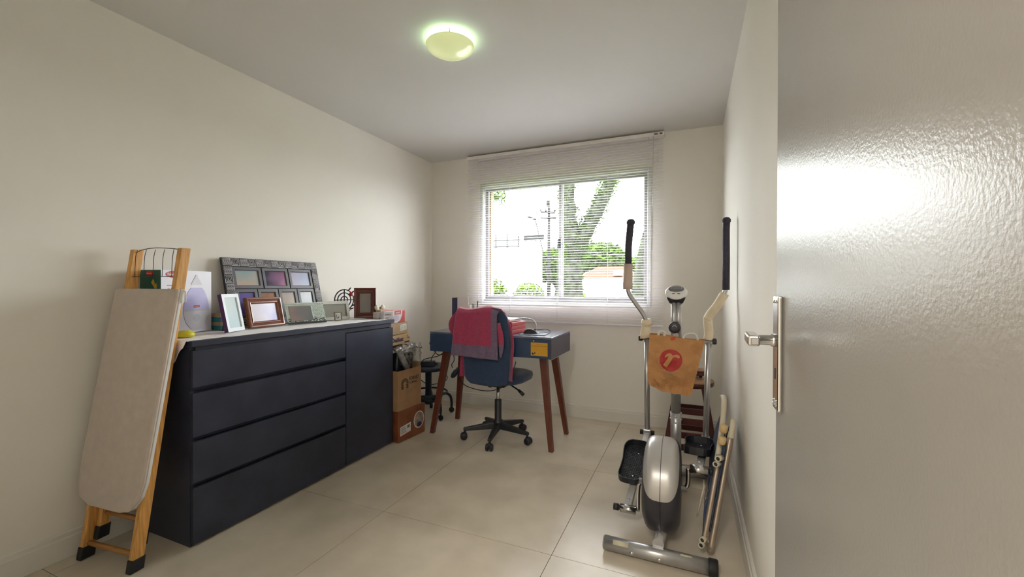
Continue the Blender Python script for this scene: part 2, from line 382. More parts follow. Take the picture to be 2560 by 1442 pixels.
for x in (bx0+.12, -1.545, -1.09, -0.65, bx1-.12):
    MB().tube([(x, by-.0135, 2.368), (x, by-.0135, .843)], .0008, 5).tube([(x, by+.0175, 2.368), (x, by+.0175, .843)], .0008, 5).build('ladder_cord', CORDM, bl, True)
MB().tube([(bx1-.045, by-.022, 2.375), (bx1-.047, by-.024, 2.18)], .0012, 6).tube([(bx1-.047, by-.024, 2.185), (bx1-.047, by-.024, 2.155)], [.003, .006], 8).build('lift_cord', CORDM, bl, True)
MB().tube([(bx1-.082, by-.022, 2.375), (bx1-.084, by-.024, 1.45)], .003, 6).build('tilt_wand', glass_mat('clear_wand', .35), bl, True)

# ================================================================= CEILING LIGHT
lx, ly = -1.135, 1.868
cl = thing('ceiling_light', 'round frosted yellow-green glass ceiling light, switched on', 'ceiling light', (lx, ly, ZC))
DOME = mat('frosted_lamp_glass', (0.66, 0.70, 0.44), 0.16, var=0.05, scale=5, emit=(0.72, 0.80, 0.36), estr=0.28, coat=0.6)
RL = 0.122
prof = [(RL, -.033)]+[(RL*math.cos(t), -.033-.044*math.sin(t)) for t in [R(8*k) for k in range(1, 11)]]+[(0, -.077)]
prof2 = [(r*.97, z+.004) for r, z in reversed(prof)]
MB().lathe(prof+prof2[:-1]+[(RL*.97, -.030), (RL, -.033)], n=48).build('glass_dome', DOME, cl)
MB().lathe([(0, 0), (.05, 0), (.05, -.008), (.04, -.012), (0, -.012)], n=32).build('base_plate', WHITEP, cl)
MB().lathe([(0, -.013), (.02, -.013), (.06, -.020), (.075, -.028), (.07, -.036), (0, -.040)], n=20).build('bulb', mat('lamp_bulb', (.9, .95, .9), .4, emit=(.70, 1.0, .90), estr=5.0), cl)
for a in (60, 180, 300):
    c, s_ = math.cos(R(a)), math.sin(R(a))
    MB().tube([(.045*c, .045*s_, -.010), (RL*.9*c, RL*.9*s_, -.015), ((RL+.003)*c, (RL+.003)*s_, -.018), ((RL+.003)*c, (RL+.003)*s_, -.032), ((RL-.006)*c, (RL-.006)*s_, -.036)], .0020, 8).build('clip', CHROME, cl)

# ================================================================= DRESSER
dy0, dy1, dxb, dxf, dh = 1.16, 2.52, -2.428, -2.013, 0.912
dr = thing('dresser', 'long black lacquered dresser with four wide drawers and one side door', 'dresser', ((dxb+dxf)/2, (dy0+dy1)/2, 0))
MB().span((dxb, dy0-.004, dh-.026), (dxf+.008, dy1+.006, dh), .002).build('dresser_top', NAVY, dr, True)
MB().span((dxb, dy0, 0), (dxf-.018, dy0+.02, dh-.0265)).build('side_panel', NAVY, dr, True)
MB().span((dxb, dy1-.02, 0), (dxf-.018, dy1, dh-.0265)).build('side_panel', NAVY, dr, True)
MB().span((dxb, dy0+.0205, 0.004), (dxf-.03, dy1-.0205, dh-.027)).build('carcass', NAVYD, dr, True)
ym = 2.058
MB().span((dxf-.0295, dy0+.0205, dh-.055), (dxf-.012, ym-.03, dh-.027)).span((dxf-.0295, ym-.029, dh-.055), (dxf-.012, dy1-.0205, dh-.027)).build('top_rail', NAVY, dr, True)
def front(name, ya, yb, za, zb, groove):
    m = MB(); x0, x1 = dxf-.0175, dxf
    # front slab whose lower edge is cut back as a finger groove
    poly = [(x0, za), (x0+.003, za), (x1, za+groove), (x1, zb), (x0, zb)]
    A = [m.bm.verts.new((x, ya, z)) for x, z in poly]; B = [m.bm.verts.new((x, yb, z)) for x, z in poly]
    m.bm.faces.new(A); m.bm.faces.new(list(reversed(B)))
    for i in range(len(A)): j = (i+1) % len(A); m.bm.faces.new((A[i], B[i], B[j], A[j]))
    return m.build(name, NAVY, dr, True)
zz = [(0.012, 0.262), (0.268, 0.465), (0.471, 0.680), (0.690, 0.868)]
for za, zb in zz: front('drawer', dy0+.003, ym-.003, za, zb, .016 if za > .1 else .001)
front('door', ym+.003, dy1-.003, 0.012, 0.852, .001)

# white runner cloth lying on the dresser, a corner hanging over its near end
def runner(u, v):
    y = dy0-.012+(dy1-.06-dy0)*v; xa = -2.418; xb = -2.014-.012*abs(math.sin(v*9.0+.6))-.006*math.sin(v*31)
    x = xa+(xb-xa)*u
    z = dh+.0022+.0012*abs(math.sin(x*47+v*20))*abs(math.sin(v*60+u*7))
    if v < .0001: z = dh+.001
    return (x, y, z)
m = MB(); m.grid(runner, 26, 90, .0016)
def hang(u, v):
    x = -2.30+.27*u; drop = .02+.085*math.exp(-((u-.62)/.26)**2)
    return (x, dy0-.0125-.006*v-.008*math.sin(u*8)*v, dh+.002-drop*v)
m.grid(hang, 24, 6, .0016)
rn = m.build('table_runner', CLOTHW)
tag(rn, 'white cloth runner spread on the black dresser top', 'table runner')
rn.location = (0, 0, 0)
ZT = dh+.0062

# ================================================================= PICTURE FRAMES ON THE DRESSER
def frame_thing(name, label, p0, p1, h, tilt, prof, m_frame, m_photo, border, photo_out, mat_back=BLACKP, mat_board=None, board_in=0.0, group='photo frames on the dresser'):
    """easel picture frame: p0,p1 bottom corners (world xy) from left to right in front view"""
    a, b = Vector((*p0, 0)), Vector((*p1, 0)); d = b-a; wd = d.length
    t = thing(name, label, 'photo frame', ((a.x+b.x)/2, (a.y+b.y)/2, ZT), (-tilt, 0, math.atan2(d.y, d.x)), group)
    MB().ring(wd, h, prof).build('frame', m_frame, t)
    MB().span((-wd/2+.003, -.002, .003), (wd/2-.003, .0015, h-.003)).build('backing', mat_back, t)
    if mat_board:
        MB().span((-wd/2+board_in, -photo_out+.0005, board_in), (wd/2-board_in, -.0022, h-board_in)).build('mat_board', mat_board, t)
    ph = MB().span((-wd/2+border, -photo_out-.0012, border), (wd/2-border, -photo_out+.0002, h-border)).build('photo', m_photo, t)
    # strut behind, reaching the runner
    k = h*.72; back = k*math.tan(tilt)+.018
    pz = -back*math.sin(tilt); 
    MB().hexa([(-.012, .0015+0.001, k), (.012, .0025, k), (.012, .0045, k), (-.012, .0045, k), (-.016, back, .004+back*math.tan(tilt)), (.016, back, .004+back*math.tan(tilt)), (.016, back+.003, .004+back*math.tan(tilt)), (-.016, back+.003, .004+back*math.tan(tilt))]).build('strut', mat_back, t)
    return t
FLAT = lambda w, d: [(0, 0), (0, d), (w, d), (w, d-.004), (w, 0.0)]
MOLD = lambda w, d: [(0, 0), (0, d*.8), (w*.12, d), (w*.3, d*1.02), (w*.42, d*.72), (w*.62, d*.62), (w*.7, d*.78), (w*.84, d*.74), (w, d*.35), (w, 0)]
WFR = mat('white_frame_lacquer', (.72, .76, .80), .3, var=.02)
MAH = mat('mahogany_moulding', (.19, .055, .022), .28, var=.3, scale=16, stretch=(1, 4, 4), coat=.3)
MAHD = mat('dark_red_moulding', (.115, .024, .018), .28, var=.25, scale=16, coat=.3)
wt = frame_thing('white_photo_frame', 'white photo frame standing upright, leftmost of the small frames', (-2.150, 1.392), (-2.212, 1.520), .195, R(11), FLAT(.019, .018), WFR, photo_mat('photo_pale_blue', (.55, .68, .74), (.60, .72, .76), (.66, .72, .72), 2), .019, .010)
MB().span((-.0725, -.018, 0), (-.0713, .001, .195)).build('purple_edge', mat('purple_edge_paint', (.07, .015, .11), .4), wt)
frame_thing('wooden_photo_frame', 'mahogany landscape photo frame between the white frame and the script-print frame', (-2.245, 1.578), (-2.266, 1.812), .172, R(13), MOLD(.036, .022), MAH, photo_mat('photo_lilac', (.60, .55, .60), (.56, .52, .66), (.26, .24, .56), 0), .036, .006)
# printed glass frame: script print panel with an off-centre photo
a, b = Vector((-2.240, 1.825, 0)), Vector((-2.180, 2.062, 0)); d = b-a; wd = d.length
MINT = mat('mint_print_panel', (.55, .64, .58), .18, var=.08, scale=20)
gf = thing('script_photo_frame', 'pale mint photo frame printed with dark script, tilted far back', 'photo frame', ((a.x+b.x)/2, (a.y+b.y)/2, ZT), (-R(24), 0, math.atan2(d.y, d.x)), 'photo frames on the dresser')
hgf = .142
MB().span((-wd/2, -.004, 0), (wd/2, 0, hgf), .001).build('printed_panel', MINT, gf)
MB().span((-wd/2+.022, -.0062, .022), (wd/2-.085, -.0042, hgf-.024)).build('photo', photo_mat('photo_grey_rose', (.30, .22, .21), (.22, .20, .20), (.17, .19, .19), 0), gf)
MB().span((-wd/2, -.0052, 0), (wd/2, -.0041, .013)).build('dark_base_band', INK, gf)
m = MB(); rnd = random.Random(3)                         # handwriting lines
for r in range(12):
    z = .026+r*.0096; x = -wd/2+.006
    while x < wd/2-.008:
        l = rnd.uniform(.006, .016)
        inphoto = -wd/2+.02 < x+l and x < wd/2-.083 and .02 < z < hgf-.022
        if not inphoto:
            p = [(x+l*k/5, -.0046, z+.0022*math.sin(k*2.2+rnd.random())) for k in range(6)]
            m.tube(p, .0005, 3)
        x += l+rnd.uniform(.003, .006)
m.build('script_lettering', INK, gf)
m = MB()
for k in range(190):                                     # dark speckle rising from the base
    x = rnd.uniform(-wd/2+.004, wd/2-.004); z = .013+abs(rnd.gauss(0, .016))
    if (x < wd/2-.083 and x > -wd/2+.02 and z > .02) or z > .06: continue
    m.box((x, -.0047, z), (rnd.uniform(.002, .006), .0006, rnd.uniform(.002, .005)), (0, rnd.uniform(0, 3), 0))
m.build('speckle_print', INK, gf)
MB().hexa([(-.012, .0005, .1), (.012, .0005, .1), (.012, .003, .1), (-.012, .003, .1), (-.015, .085, .0402), (.015, .085, .0402), (.015, .088, .0402), (-.015, .088, .0402)]).build('strut', BLACKP, gf)
frame_thing('pale_photo_frame', 'cream-grey landscape photo frame half hidden behind the tiny frame', (-2.305, 2.105), (-2.270, 2.350), .130, R(10), FLAT(.020, .014), mat('cream_frame_paint', (.50, .50, .44), .4), photo_mat('photo_grey_green', (.30, .29, .25), (.28, .27, .24), (.33, .31, .27), 0), .020, .005)
tf = frame_thing('tiny_photo_frame', 'tiny brass-coloured frame with an ink drawing of a house', (-2.222, 2.168), (-2.205, 2.218), .060, R(9), FLAT(.007, .008), mat('aged_brass', (.20, .17, .10), .4, .5), PAPER, .007, .003)
m = MB(); m.tube([(-.011, -.005, .018), (-.011, -.005, .032), (0, -.005, .043), (.011, -.005, .032), (.011, -.005, .018), (-.011, -.005, .018)], .0011, 4)
m.span((-.004, -.0052, .018), (.003, -.0045, .030)); m.tube([(-.014, -.005, .016), (.014, -.005, .0165)], .001, 4).tube([(-.014, -.005, .03), (-.008, -.005, .047)], .0012, 4)
m.build('ink_drawing', INK, tf)
frame_thing('portrait_photo_frame', 'dark red-brown portrait photo frame, rightmost on the dresser', (-2.262, 2.392), (-2.150, 2.500), .222, R(8), MOLD(.040, .024), MAHD, photo_mat('photo_warm_grey', (.21, .19, .18), (.20, .19, .19), (.24, .21, .19), 2), .040, .006)

# ---- large collage frame leaning on the wall
CW, CH = 0.646, 0.405
tilt = R(13.5)
cg = thing('collage_photo_frame', 'large dark collage frame with carved border and seven photo openings', 'photo frame', (-2.338, 1.866, ZT), (-tilt, 0, R(90)))
CARV = mat('carved_pewter', (.045, .043, .048), .42, .3, var=.2, scale=30)
CARVH = mat('carved_pewter_ridge', (.62, .60, .63), .45, .1, var=.15, scale=30)
MOUNT = mat('slate_mount', (.115, .11, .125), .4, var=.05, scale=20)
B_ = .050
MB().ring(CW, CH, [(0, 0), (0, .016), (B_, .016), (B_, .006), (B_, 0)]).build('frame', CARV, cg)
MB().span((-CW/2+.004, -.004, .004), (CW/2-.004, 0, CH-.004)).build('backing', BLACKP, cg)
def carved(kind):
    m = MB(); s_ = B_*.46
    if kind == 0:
        for k in range(6):
            z = -s_+.004+k*(2*s_-.008)/5
            m.tube([(-s_+2*s_*j/8, -.0175, z+.0022*(1 if j % 2 else -1)) for j in range(9)], .0020, 4)
    else:
        for q in (1.0, .66, .34):
            e = s_*q-.001; m.tube([(-e, -.0175, -e), (e, -.0175, -e), (e, -.0175, e), (-e, -.0175, e)], .0022, 4, closed=True)
    return m
nT, nS = 13, 6; protos = {}
spots = []
for i in range(nT):
    x = -CW/2+B_/2+i*(CW-B_)/(nT-1)
    spots += [(x, CH-B_/2, i % 2), (x, B_/2, i % 2)]
for j in range(1, nS+1):
    z = B_/2+j*(CH-B_)/(nS+1)
    spots += [(-CW/2+B_/2, z, j % 2), (CW/2-B_/2, z, (j+1) % 2)]
for x, z, k in spots:
    if k not in protos: protos[k] = carved(k).build('carved_block', CARVH, cg); protos[k].location = (x, 0, z)
    else: clone(protos[k], cg, (x, 0, z))
iw, ih = CW-2*B_-.004, CH-2*B_-.004; zt = .128; zb_ = ih-zt-.004
cols = {'a': ((.52, .42, .36), (.42, .42, .40), (.26, .40, .42)), 'b': ((.05, .05, .08), (.19, .10, .19), (.40, .16, .30)), 'c': ((.46, .44, .58), (.42, .44, .60), (.34, .40, .58)),
        'd': ((.13, .10, .36), (.14, .11, .38), (.17, .14, .42)), 'e': ((.50, .25, .13), (.42, .20, .10), (.30, .15, .10)), 'f': ((.52, .42, .34), (.44, .35, .29), (.34, .28, .26)), 'g': ((.42, .44, .50), (.40, .42, .48), (.44, .46, .50))}
def mount(x0, x1, z0, z1, key, b):
    wd, h = x1-x0, z1-z0; M = Matrix.Translation(((x0+x1)/2, 0, z0))
    f = MB().ring(wd, h, [(0, .004), (0, .013), (b*.8, .013), (b, .008), (b, .004)], M).build('photo_mount', MOUNT, cg)
    MB().span((x0+b, -.0062, z0+b), (x1-b, -.0045, z1-b)).build('photo', photo_mat('photo_collage_'+key, *cols[key], axis=0 if key in 'bc' else 2), f)
x0 = -iw/2; z0 = B_+.002
for i, k in enumerate('abc'):
    w3 = (iw-.016)/3; mount(x0+i*(w3+.008), x0+i*(w3+.008)+w3, z0+zb_+.004, z0+ih, k, .020)
for i, k in enumerate('defg'):
    w4 = (iw-.018)/4; mount(x0+i*(w4+.006), x0+i*(w4+.006)+w4, z0, z0+zb_, k, .022)

# ---- round black metal ornament with a red flower
orn = thing('ring_ornament', 'black metal ornament of concentric rings with leaves and a red flower', 'ornament', (-2.335, 2.372, ZT))
ax, ay = (math.cos(R(75)), math.sin(R(75)), 0), (0, 0, 1)
m = MB(); c = (0, 0, .135)
for r in (.075, .052, .026): m.tube(arc(c, r, 0, 360, 32, ax, ay)[:-1], .0042, 6, closed=True)
m.tube([(0, 0, .215), (0, 0, .004)], .0042, 6); m.tube([Vector(c)+Vector(ax)*-.075, Vector(c)+Vector(ax)*.075], .003, 6)
m.lathe([(0, 0), (.04, 0), (.04, .006), (0, .006)], n=20); m.build('ring_frame', BLACKP, orn)
m = MB()
for k in range(7):
    a = -70+k*22; p = Vector(c)+Vector(ax)*(.088*math.cos(R(a)))+Vector((0, 0, .088*math.sin(R(a))))
    m.lathe([(0, -.02), (.005, -.008), (.006, 0), (.004, .01), (0, .02)], p, (R(15), R(55-a*.3), R(75)), 6, sy=.35)
m.build('leaf_spray', BLACKP, orn)
m = MB()
for k in range(6): m.lathe([(0, 0), (.008, .006), (.010, .014), (.004, .022), (0, .024)], Vector(c)+Vector(ax)*.058+Vector((0, 0, .04)), (R(35+8*k), R(60*k), 0), 8)
m.build('red_flower', PRED, orn)

# ---- humidifier carton
hb = thing('humidifier_box', 'tall white and green product carton with a lilac humidifier printed on it', 'box', (-2.297, 1.190, ZT), (0, 0, R(103)))
HBW, HBD, HBH = .272, .118, .312
HBX = mat('white_carton', (.66, .64, .72), .35, var=.02); HGR = mat('green_carton', (.012, .085, .062), .35, var=.1, scale=8)
MB().span((0, 0.001, 0), (HBW, HBD, HBH)).build('carton', HBX, hb)
MB().span((-.001, 0.0, 0), (0, HBD, HBH)).build('green_side_panel', HGR, hb)
fz = -.0006
def flat(poly, mt, name, par, y=fz, th=.0006): return MB().prism(poly, 0, th, Matrix(((1, 0, 0, 0), (0, 0, -1, y+th), (0, 1, 0, 0), (0, 0, 0, 1)))).build(name, mt, par)
def ell(cx, cz, rx, rz, a0=0, a1=360, n=28): return [(cx+rx*math.cos(R(a0+(a1-a0)*k/n)), cz+rz*math.sin(R(a0+(a1-a0)*k/n))) for k in range(n+(0 if a1-a0 == 360 else 1))]
LIL = mat('print_lilac', (.40, .36, .66), .35, var=.1, scale=8); PGREY = mat('print_pale_grey', (.52, .50, .55), .35, var=.06); PGREY2 = mat('print_mid_grey', (.42, .41, .46), .35, var=.06)
hx_ = .185
flat([(hx_-.071, .118), (hx_+.071, .118), (hx_+.069, .145), (hx_+.059, .178), (hx_+.046, .208), (hx_+.032, .226), (hx_-.032, .226), (hx_-.046, .208), (hx_-.059, .178), (hx_-.069, .145)], LIL, 'printed_tank', hb)
flat(ell(hx_, .114, .073, .104, 180, 360), PGREY, 'printed_base', hb)
flat([(hx_-.071, .108), (hx_+.071, .108), (hx_+.070, .1175), (hx_-.070, .1175)], PGREY2, 'printed_collar', hb, fz-.0004)
flat([(hx_-.031, .243), (hx_+.031, .243), (hx_+.020, .264), (hx_+.008, .280), (hx_+.006, .292), (hx_-.006, .292), (hx_-.008, .280), (hx_-.020, .264)], PGREY, 'printed_mist_cap', hb)
flat([(hx_-.017, .126), (hx_+.017, .126), (hx_+.017, .137), (hx_-.017, .137)], PRED, 'printed_red_tag', hb, fz-.0005)
text('fisher-price', .0062, PAPER, hb, (hx_-.0155, fz-.001, .1292), (R(90), 0, 0))
flat(ell(hx_, .075, .02, .018), PGREY2, 'printed_dial', hb, fz-.0004)
flat(ell(.075, .292, .052, .018), PRED, 'printed_logo', hb); text('fisher-price', .0185, PAPER, hb, (.030, fz-.0004, .287), (R(90), 0, 0), bold=.02)
flat([(.03, .238), (.115, .238), (.115, .241), (.03, .241)], PRED, 'printed_line', hb)
text('de ar c', .0135, INKG, hb, (.030, fz-.0004, .218), (R(90), 0, 0))
RGS = (R(90), 0, R(-90))
def gflat(poly, mt, name, x=-.0016): return MB().prism(poly, 0, .0005, Matrix(((0, 0, -1, x+.0005), (-1, 0, 0, 0), (0, 1, 0, 0), (0, 0, 0, 1)))).build(name, mt, hb)
GOLD = mat('print_gold', (.42, .27, .03), .4)
gflat([(-.080, .287), (-.046, .287), (-.046, .306), (-.080, .306)], PRED, 'printed_logo'); text('fisher-price', .006, PAPER, hb, (-.0018, .079, .294), RGS)
gflat([(-.054, .252), (-.042, .270), (-.034, .252), (-.034, .225), (-.042, .236)], GOLD, 'printed_toy'); gflat([(-.038, .240), (-.024, .250), (-.022, .232), (-.032, .212)], GOLD, 'printed_toy')
for k in range(4): gflat([(-.095, .200-.011*k), (-.02-.006*(k % 2), .200-.011*k), (-.02-.006*(k % 2), .203-.011*k), (-.095, .203-.011*k)], PGREY2, 'printed_text_line')

# ---- teal striped wooden box behind the white frame, and a yellow bowl
tb = thing('teal_box', 'small wooden box striped teal and natural, behind the white photo frame', 'box', (-2.352, 1.506, ZT), (0, 0, R(90)))
TEAL = mat('teal_paint', (.02, .20, .24), .5, var=.12); NATW = mat('raw_wood', (.40, .28, .18), .6, var=.2, stretch=(1, 6, 6), scale=14)
for k, mt in enumerate((TEAL, NATW, TEAL, NATW)):
    MB().span((-.034, -.040, .0005+k*.022), (.034, .040, .022+k*.022), .0015).build('board', mt, tb)
yb_ = MB().lathe([(0, .003), (.034, .004), (.040, .020), (.034, .040), (.018, .052), (0, .055), (0, .0551), (0, .003)][:6], (0, 0, 0), n=24)
yo = yb_.build('yellow_bowl', mat('yellow_plastic', (.58, .52, .02), .35), None, smooth=True); yo.location = (-2.165, 1.218, ZT-.003); yo.scale = (1.0, 1.0, .62)
tag(yo, 'small upturned yellow bowl beside the humidifier carton', 'bowl')

# ---- small white cartons and a bow at the far end of the dresser
NB = mat('white_small_carton', (.62, .58, .58), .45, var=.04)
n1 = thing('small_white_carton', 'small white carton lettered nobre, nearest the portrait frame', 'box', (-2.112, 2.492, ZT-.003), (0, 0, R(80)))
MB().span((-.038, -.03, 0), (.038, .03, .048), .001).build('carton', NB, n1); text('nobre', .018, INK, n1, (-.024, -.0306, .026), (R(90), 0, 0), bold=.02)
MB().span((-.034, -.0306, .004), (.02, -.0302, .008)).build('printed_line', INKG, n1)
n2 = thing('small_white_carton', 'small white carton lettered nobre at the dresser corner', 'box', (-2.046, 2.486, dh+.0008), (0, 0, R(66)))
MB().span((-.036, -.03, 0), (.036, .03, .056), .001).build('carton', mat('bluish_carton', (.60, .60, .64), .45, var=.03), n2); text('nobre', .019, INKG, n2, (-.026, -.0306, .030), (R(90), 0, 0), bold=.02)
MB().span((-.03, -.0306, .010), (.0, -.0302, .014)).build('printed_line', PRED, n2)
bo = thing('ribbon_bow', 'cream ribbon bow with dark centre on top of a small white carton', 'bow', (-2.115, 2.494, ZT+.0455))
CRM = mat('cream_ribbon', (.60, .54, .42), .5)
for sgn in (-1, 1):
    MB().lathe([(0, 0), (.012, .01), (.02, .03), (.015, .045), (0, .048)], (.0, sgn*.006, .018), (R(-sgn*60), 0, 0), 10, sx=.6).build('loop', CRM, bo, smooth=True)
MB().lathe([(0, 0), (.018, 0), (.018, .014), (.008, .020), (0, .020)], n=12).build('stand', CARDL, bo)
MB().lathe([(0, -.008), (.008, 0), (0, .008)], (.004, 0, .030), None, 8).build('knot', BLACKP, bo)

# ================================================================= IRONING BOARD leaning on the dresser end
ib = thing('ironing_board', 'folded wooden ironing board with taupe cover leaning on the dresser end', 'ironing board', (-2.20, 0.965, 0))
ib.rotation_euler = (0, 0, R(6.2))
sl_ = .145
def iy(z, off=0.0): return .940+sl_*z+off
LEGR, LEGL = (-2.080, -2.056), (-2.378, -2.354)
def leg(xa, xb, z0, z1, y0, y1, dx=0.0):
    return MB().hexa([(xa, iy(z0, y0), z0), (xb, iy(z0, y0), z0), (xb, iy(z0, y1), z0), (xa, iy(z0, y1), z0), (xa+dx, iy(z1, y0), z1), (xb+dx, iy(z1, y0), z1), (xb+dx, iy(z1, y1), z1), (xa+dx, iy(z1, y1), z1)])
for (xa, xb) in (LEGR, LEGL):
    leg(xa, xb, .040, 1.322, 0, .044, .010).build('leg', PINE, ib, True, bevel=.003)
    leg(xa-.003, xb+.003, .001, .052, -.004, .048).build('rubber_foot', RUBBER, ib, True, bevel=.004)
for (xa, xb) in ((-2.112, -2.090), (-2.346, -2.324)):                 # folded second pair, inside the first
    leg(xa, xb, .115, 1.13, .030, .068, .004).build('leg', PINE, ib, True, bevel=.003)
    leg(xa-.003, xb+.003, .072, .125, .026, .072).build('rubber_foot', RUBBER, ib, True, bevel=.004)
MB().tube([(-2.354, iy(.062, .02), .062), (-2.08, iy(.062, .02), .062)], .0105, 10).build('dowel', PINED, ib, True)
MB().tube([(-2.324, iy(.175, .05), .175), (-2.112, iy(.175, .05), .175)], .0105, 10).build('dowel', PINED, ib, True)
# padded board
def bpt(x, z): return (x+.04*(z-.25)/.9, z)
zb0, zb1 = .235, 1.142; xa, xb = -2.414, -2.026
outl = [(xa+.004, zb1), (xb, zb1), (xb, zb0+.12), (xb-.012, zb0+.06), (xb-.045, zb0+.012), (xb-.10, zb0), (xa+.10, zb0+.004), (xa+.035, zb0+.03), (xa+.010, zb0+.09), (xa+.002, zb0+.2)]
def slab(y0, y1, ins=0.0):
    m = MB(); cx, cz = (xa+xb)/2, (zb0+zb1)/2
    A, B = [], []
    for x, z in outl:
        x2 = cx+(x-cx)*(1-ins*2/(xb-xa)); z2 = cz+(z-cz)*(1-ins*2/(zb1-zb0)); q = bpt(x2, z2)
        A.append(m.bm.verts.new((q[0], iy(q[1], y0), q[1]))); B.append(m.bm.verts.new((q[0], iy(q[1], y1), q[1])))
    m.bm.faces.new(A); m.bm.faces.new(list(reversed(B)))
    for i in range(len(A)): j = (i+1) % len(A); m.bm.faces.new((A[i], B[i], B[j], A[j]))
    return m
slab(-.034, -.016).build('padded_cover', COVER, ib, True, bevel=.008)
slab(-.0155, -.002, .002).build('cover_hem', COVERW, ib, True, bevel=.003)
# wire iron rest
m = MB(); zt = 1.315
def wy(z): return iy(z, .012)
top = smoothpath([(-2.352, wy(zt), zt-.012), (-2.31, wy(zt), zt+.004), (-2.22, wy(zt), zt+.012), (-2.11, wy(zt), zt+.006), (-2.066, wy(zt), zt)], 4)
m.tube(top, .0018, 6)
m.tube([(-2.352, wy(1.20), 1.196), (-2.070, wy(1.20), 1.196)], .0016, 6)
for k in range(5):
    x = -2.325+k*.058
    m.tube(smoothpath([(x-.012, wy(zt), zt+.004), (x+.010, wy(zt)-.02, zt-.022), (x+.004, wy(1.27)-.012, 1.27), (x-.004, wy(1.20), 1.198)], 3), .0013, 5)
m.build('wire_rack', WIRE, ib, True)
m = MB(); q = bpt(xb, zb1)
m.box((q[0]-.01, iy(1.11, -.005), 1.105), (.018, .012, .05), None, .003); m.tube([(q[0]-.015, iy(1.14, -.01), 1.142), (q[0]+.004, iy(1.13, .0), 1.13), (q[0]+.010, iy(1.1, .0), 1.085)], .0035, 6)
m.build('tie_cord', COVERW, ib, True)

# ================================================================= STACK OF BOXES BEYOND THE DRESSER
b1 = thing('taped_carton', 'low red-brown taped carton with white label and round picture, bottom of the stack', 'box', (-2.12, 2.69, 0), (0, 0, R(85)))
# local x runs along the front (towards the window), local -y is the front face
MB().span((-.150, -.165, .0), (.150, .165, .232), .006, 2).build('carton', CARDR, b1)
def fpoly(poly, mt, name, par, y, th=.0008): return MB().prism(poly, 0, th, Matrix(((1, 0, 0, 0), (0, 0, -1, y), (0, 1, 0, 0), (0, 0, 0, 1)))).build(name, mt, par)
fpoly([(-.132, .046), (-.02, .058), (-.02, .125), (-.132, .112)], PAPER, 'paper_label', b1, -.1652)
fpoly([(-.132, .040), (-.02, .052), (-.02, .0585), (-.132, .0465)], PRED, 'red_label_edge', b1, -.1652)
for k in range(4): fpoly([(-.124, .098-.012*k), (-.078+.008*(k % 2), .103-.012*k), (-.078+.008*(k % 2), .106-.012*k), (-.124, .101-.012*k)], INK, 'label_text_line', b1, -.1662)
fpoly([(-.058, .088), (-.032, .091), (-.032, .112), (-.058, .109)], INKG, 'label_stamp', b1, -.1662)
fpoly(ell(.075, .118, .060, .066), PAPER, 'round_sticker', b1, -.1652)
fpoly(ell(.075, .118, .052, .058), mat('sticker_print', (.34, .27, .22), .4, var=.5, scale=28), 'sticker_picture', b1, -.1660)
fpoly(ell(.078, .080, .028, .018), INKB, 'sticker_picture_base', b1, -.1668)
MB().tube(smoothpath([(-.06, -.168, .172), (0, -.172, .178), (.05, -.168, .196)], 3), .003, 6).build('tape_fold', CARDR, b1)

b2 = thing('open_carton', 'open cardboard carton printed with an arched brick oven, in the stack by the dresser', 'box', (-2.115, 2.665, 0.2325), (0, 0, R(86.5)))
m = MB(); bw, bd, bh = .135, .150, .295; t_ = .004
m.span((-bw, -bd, 0), (bw, bd, t_)); m.span((-bw, -bd, t_), (bw, -bd+t_, bh)); m.span((-bw, bd-t_, t_), (bw, bd, bh)); m.span((-bw, -bd+t_, t_), (-bw+t_, bd-t_, bh)); m.span((bw-t_, -bd+t_, t_), (bw, bd-t_, bh))
m.build('carton', CARD, b2)
MB().hexa([(bw-.003, -bd+.01, bh), (bw+.001, -bd+.01, bh), (bw+.001, bd-.01, bh), (bw-.003, bd-.01, bh), (bw+.012, -bd+.02, bh+.03), (bw+.016, -bd+.02, bh+.03), (bw+.016, bd-.02, bh+.03), (bw+.012, bd-.02, bh+.03)]).build('flap', CARD, b2)
m = MB(); Mf = Matrix(((1, 0, 0, 0), (0, 0, -1, -bd-.0002), (0, 1, 0, 0), (0, 0, 0, 1))); ocx, ocz = -.055, .190
for ring_, r0, r1, n in ((0, .020, .029, 7), (1, .031, .042, 9)):
    for k in range(n):
        a0, a1 = 180*k/n+3, 180*(k+1)/n-3
        m.prism([(ocx+r0*math.cos(R(a0)), ocz+r0*math.sin(R(a0))), (ocx+r1*math.cos(R(a0)), ocz+r1*math.sin(R(a0))), (ocx+r1*math.cos(R(a1)), ocz+r1*math.sin(R(a1))), (ocx+r0*math.cos(R(a1)), ocz+r0*math.sin(R(a1)))], 0, .0006, Mf)
for r in range(3):
    for k in range(2):
        for sg in (-1, 1):
            xx = ocx+sg*(.021+.0115*k+(.002 if r % 2 else 0)); m.prism([(xx-.0048, ocz-.002-.012*r), (xx+.0048, ocz-.002-.012*r), (xx+.0048, ocz-.012-.012*r), (xx-.0048, ocz-.012-.012*r)][::-1], 0, .0006, Mf)
m.build('oven_logo', INK, b2)
text('FORNO', .040, INK, b2, (-.008, -bd-.0004, .206), (R(90), 0, 0), bold=.015, scx=.80); text('DE MINAS', .024, INK, b2, (-.006, -bd-.0004, .180), (R(90), 0, 0), bold=.015, scx=.85)
for k, l in enumerate((.11, .12, .10, .07)): fpoly([(-.055+.006*k, .148-.009*k), (-.055+.006*k+l, .148-.009*k), (-.055+.006*k+l, .150-.009*k), (-.055+.006*k, .150-.009*k)], INKG, 'printed_text_line', b2, -bd-.0002, .0005)
fpoly([(-.118, .056), (-.062, .060), (-.062, .063), (-.118, .059)], INKG, 'printed_text_line', b2, -bd-.0002, .0005)
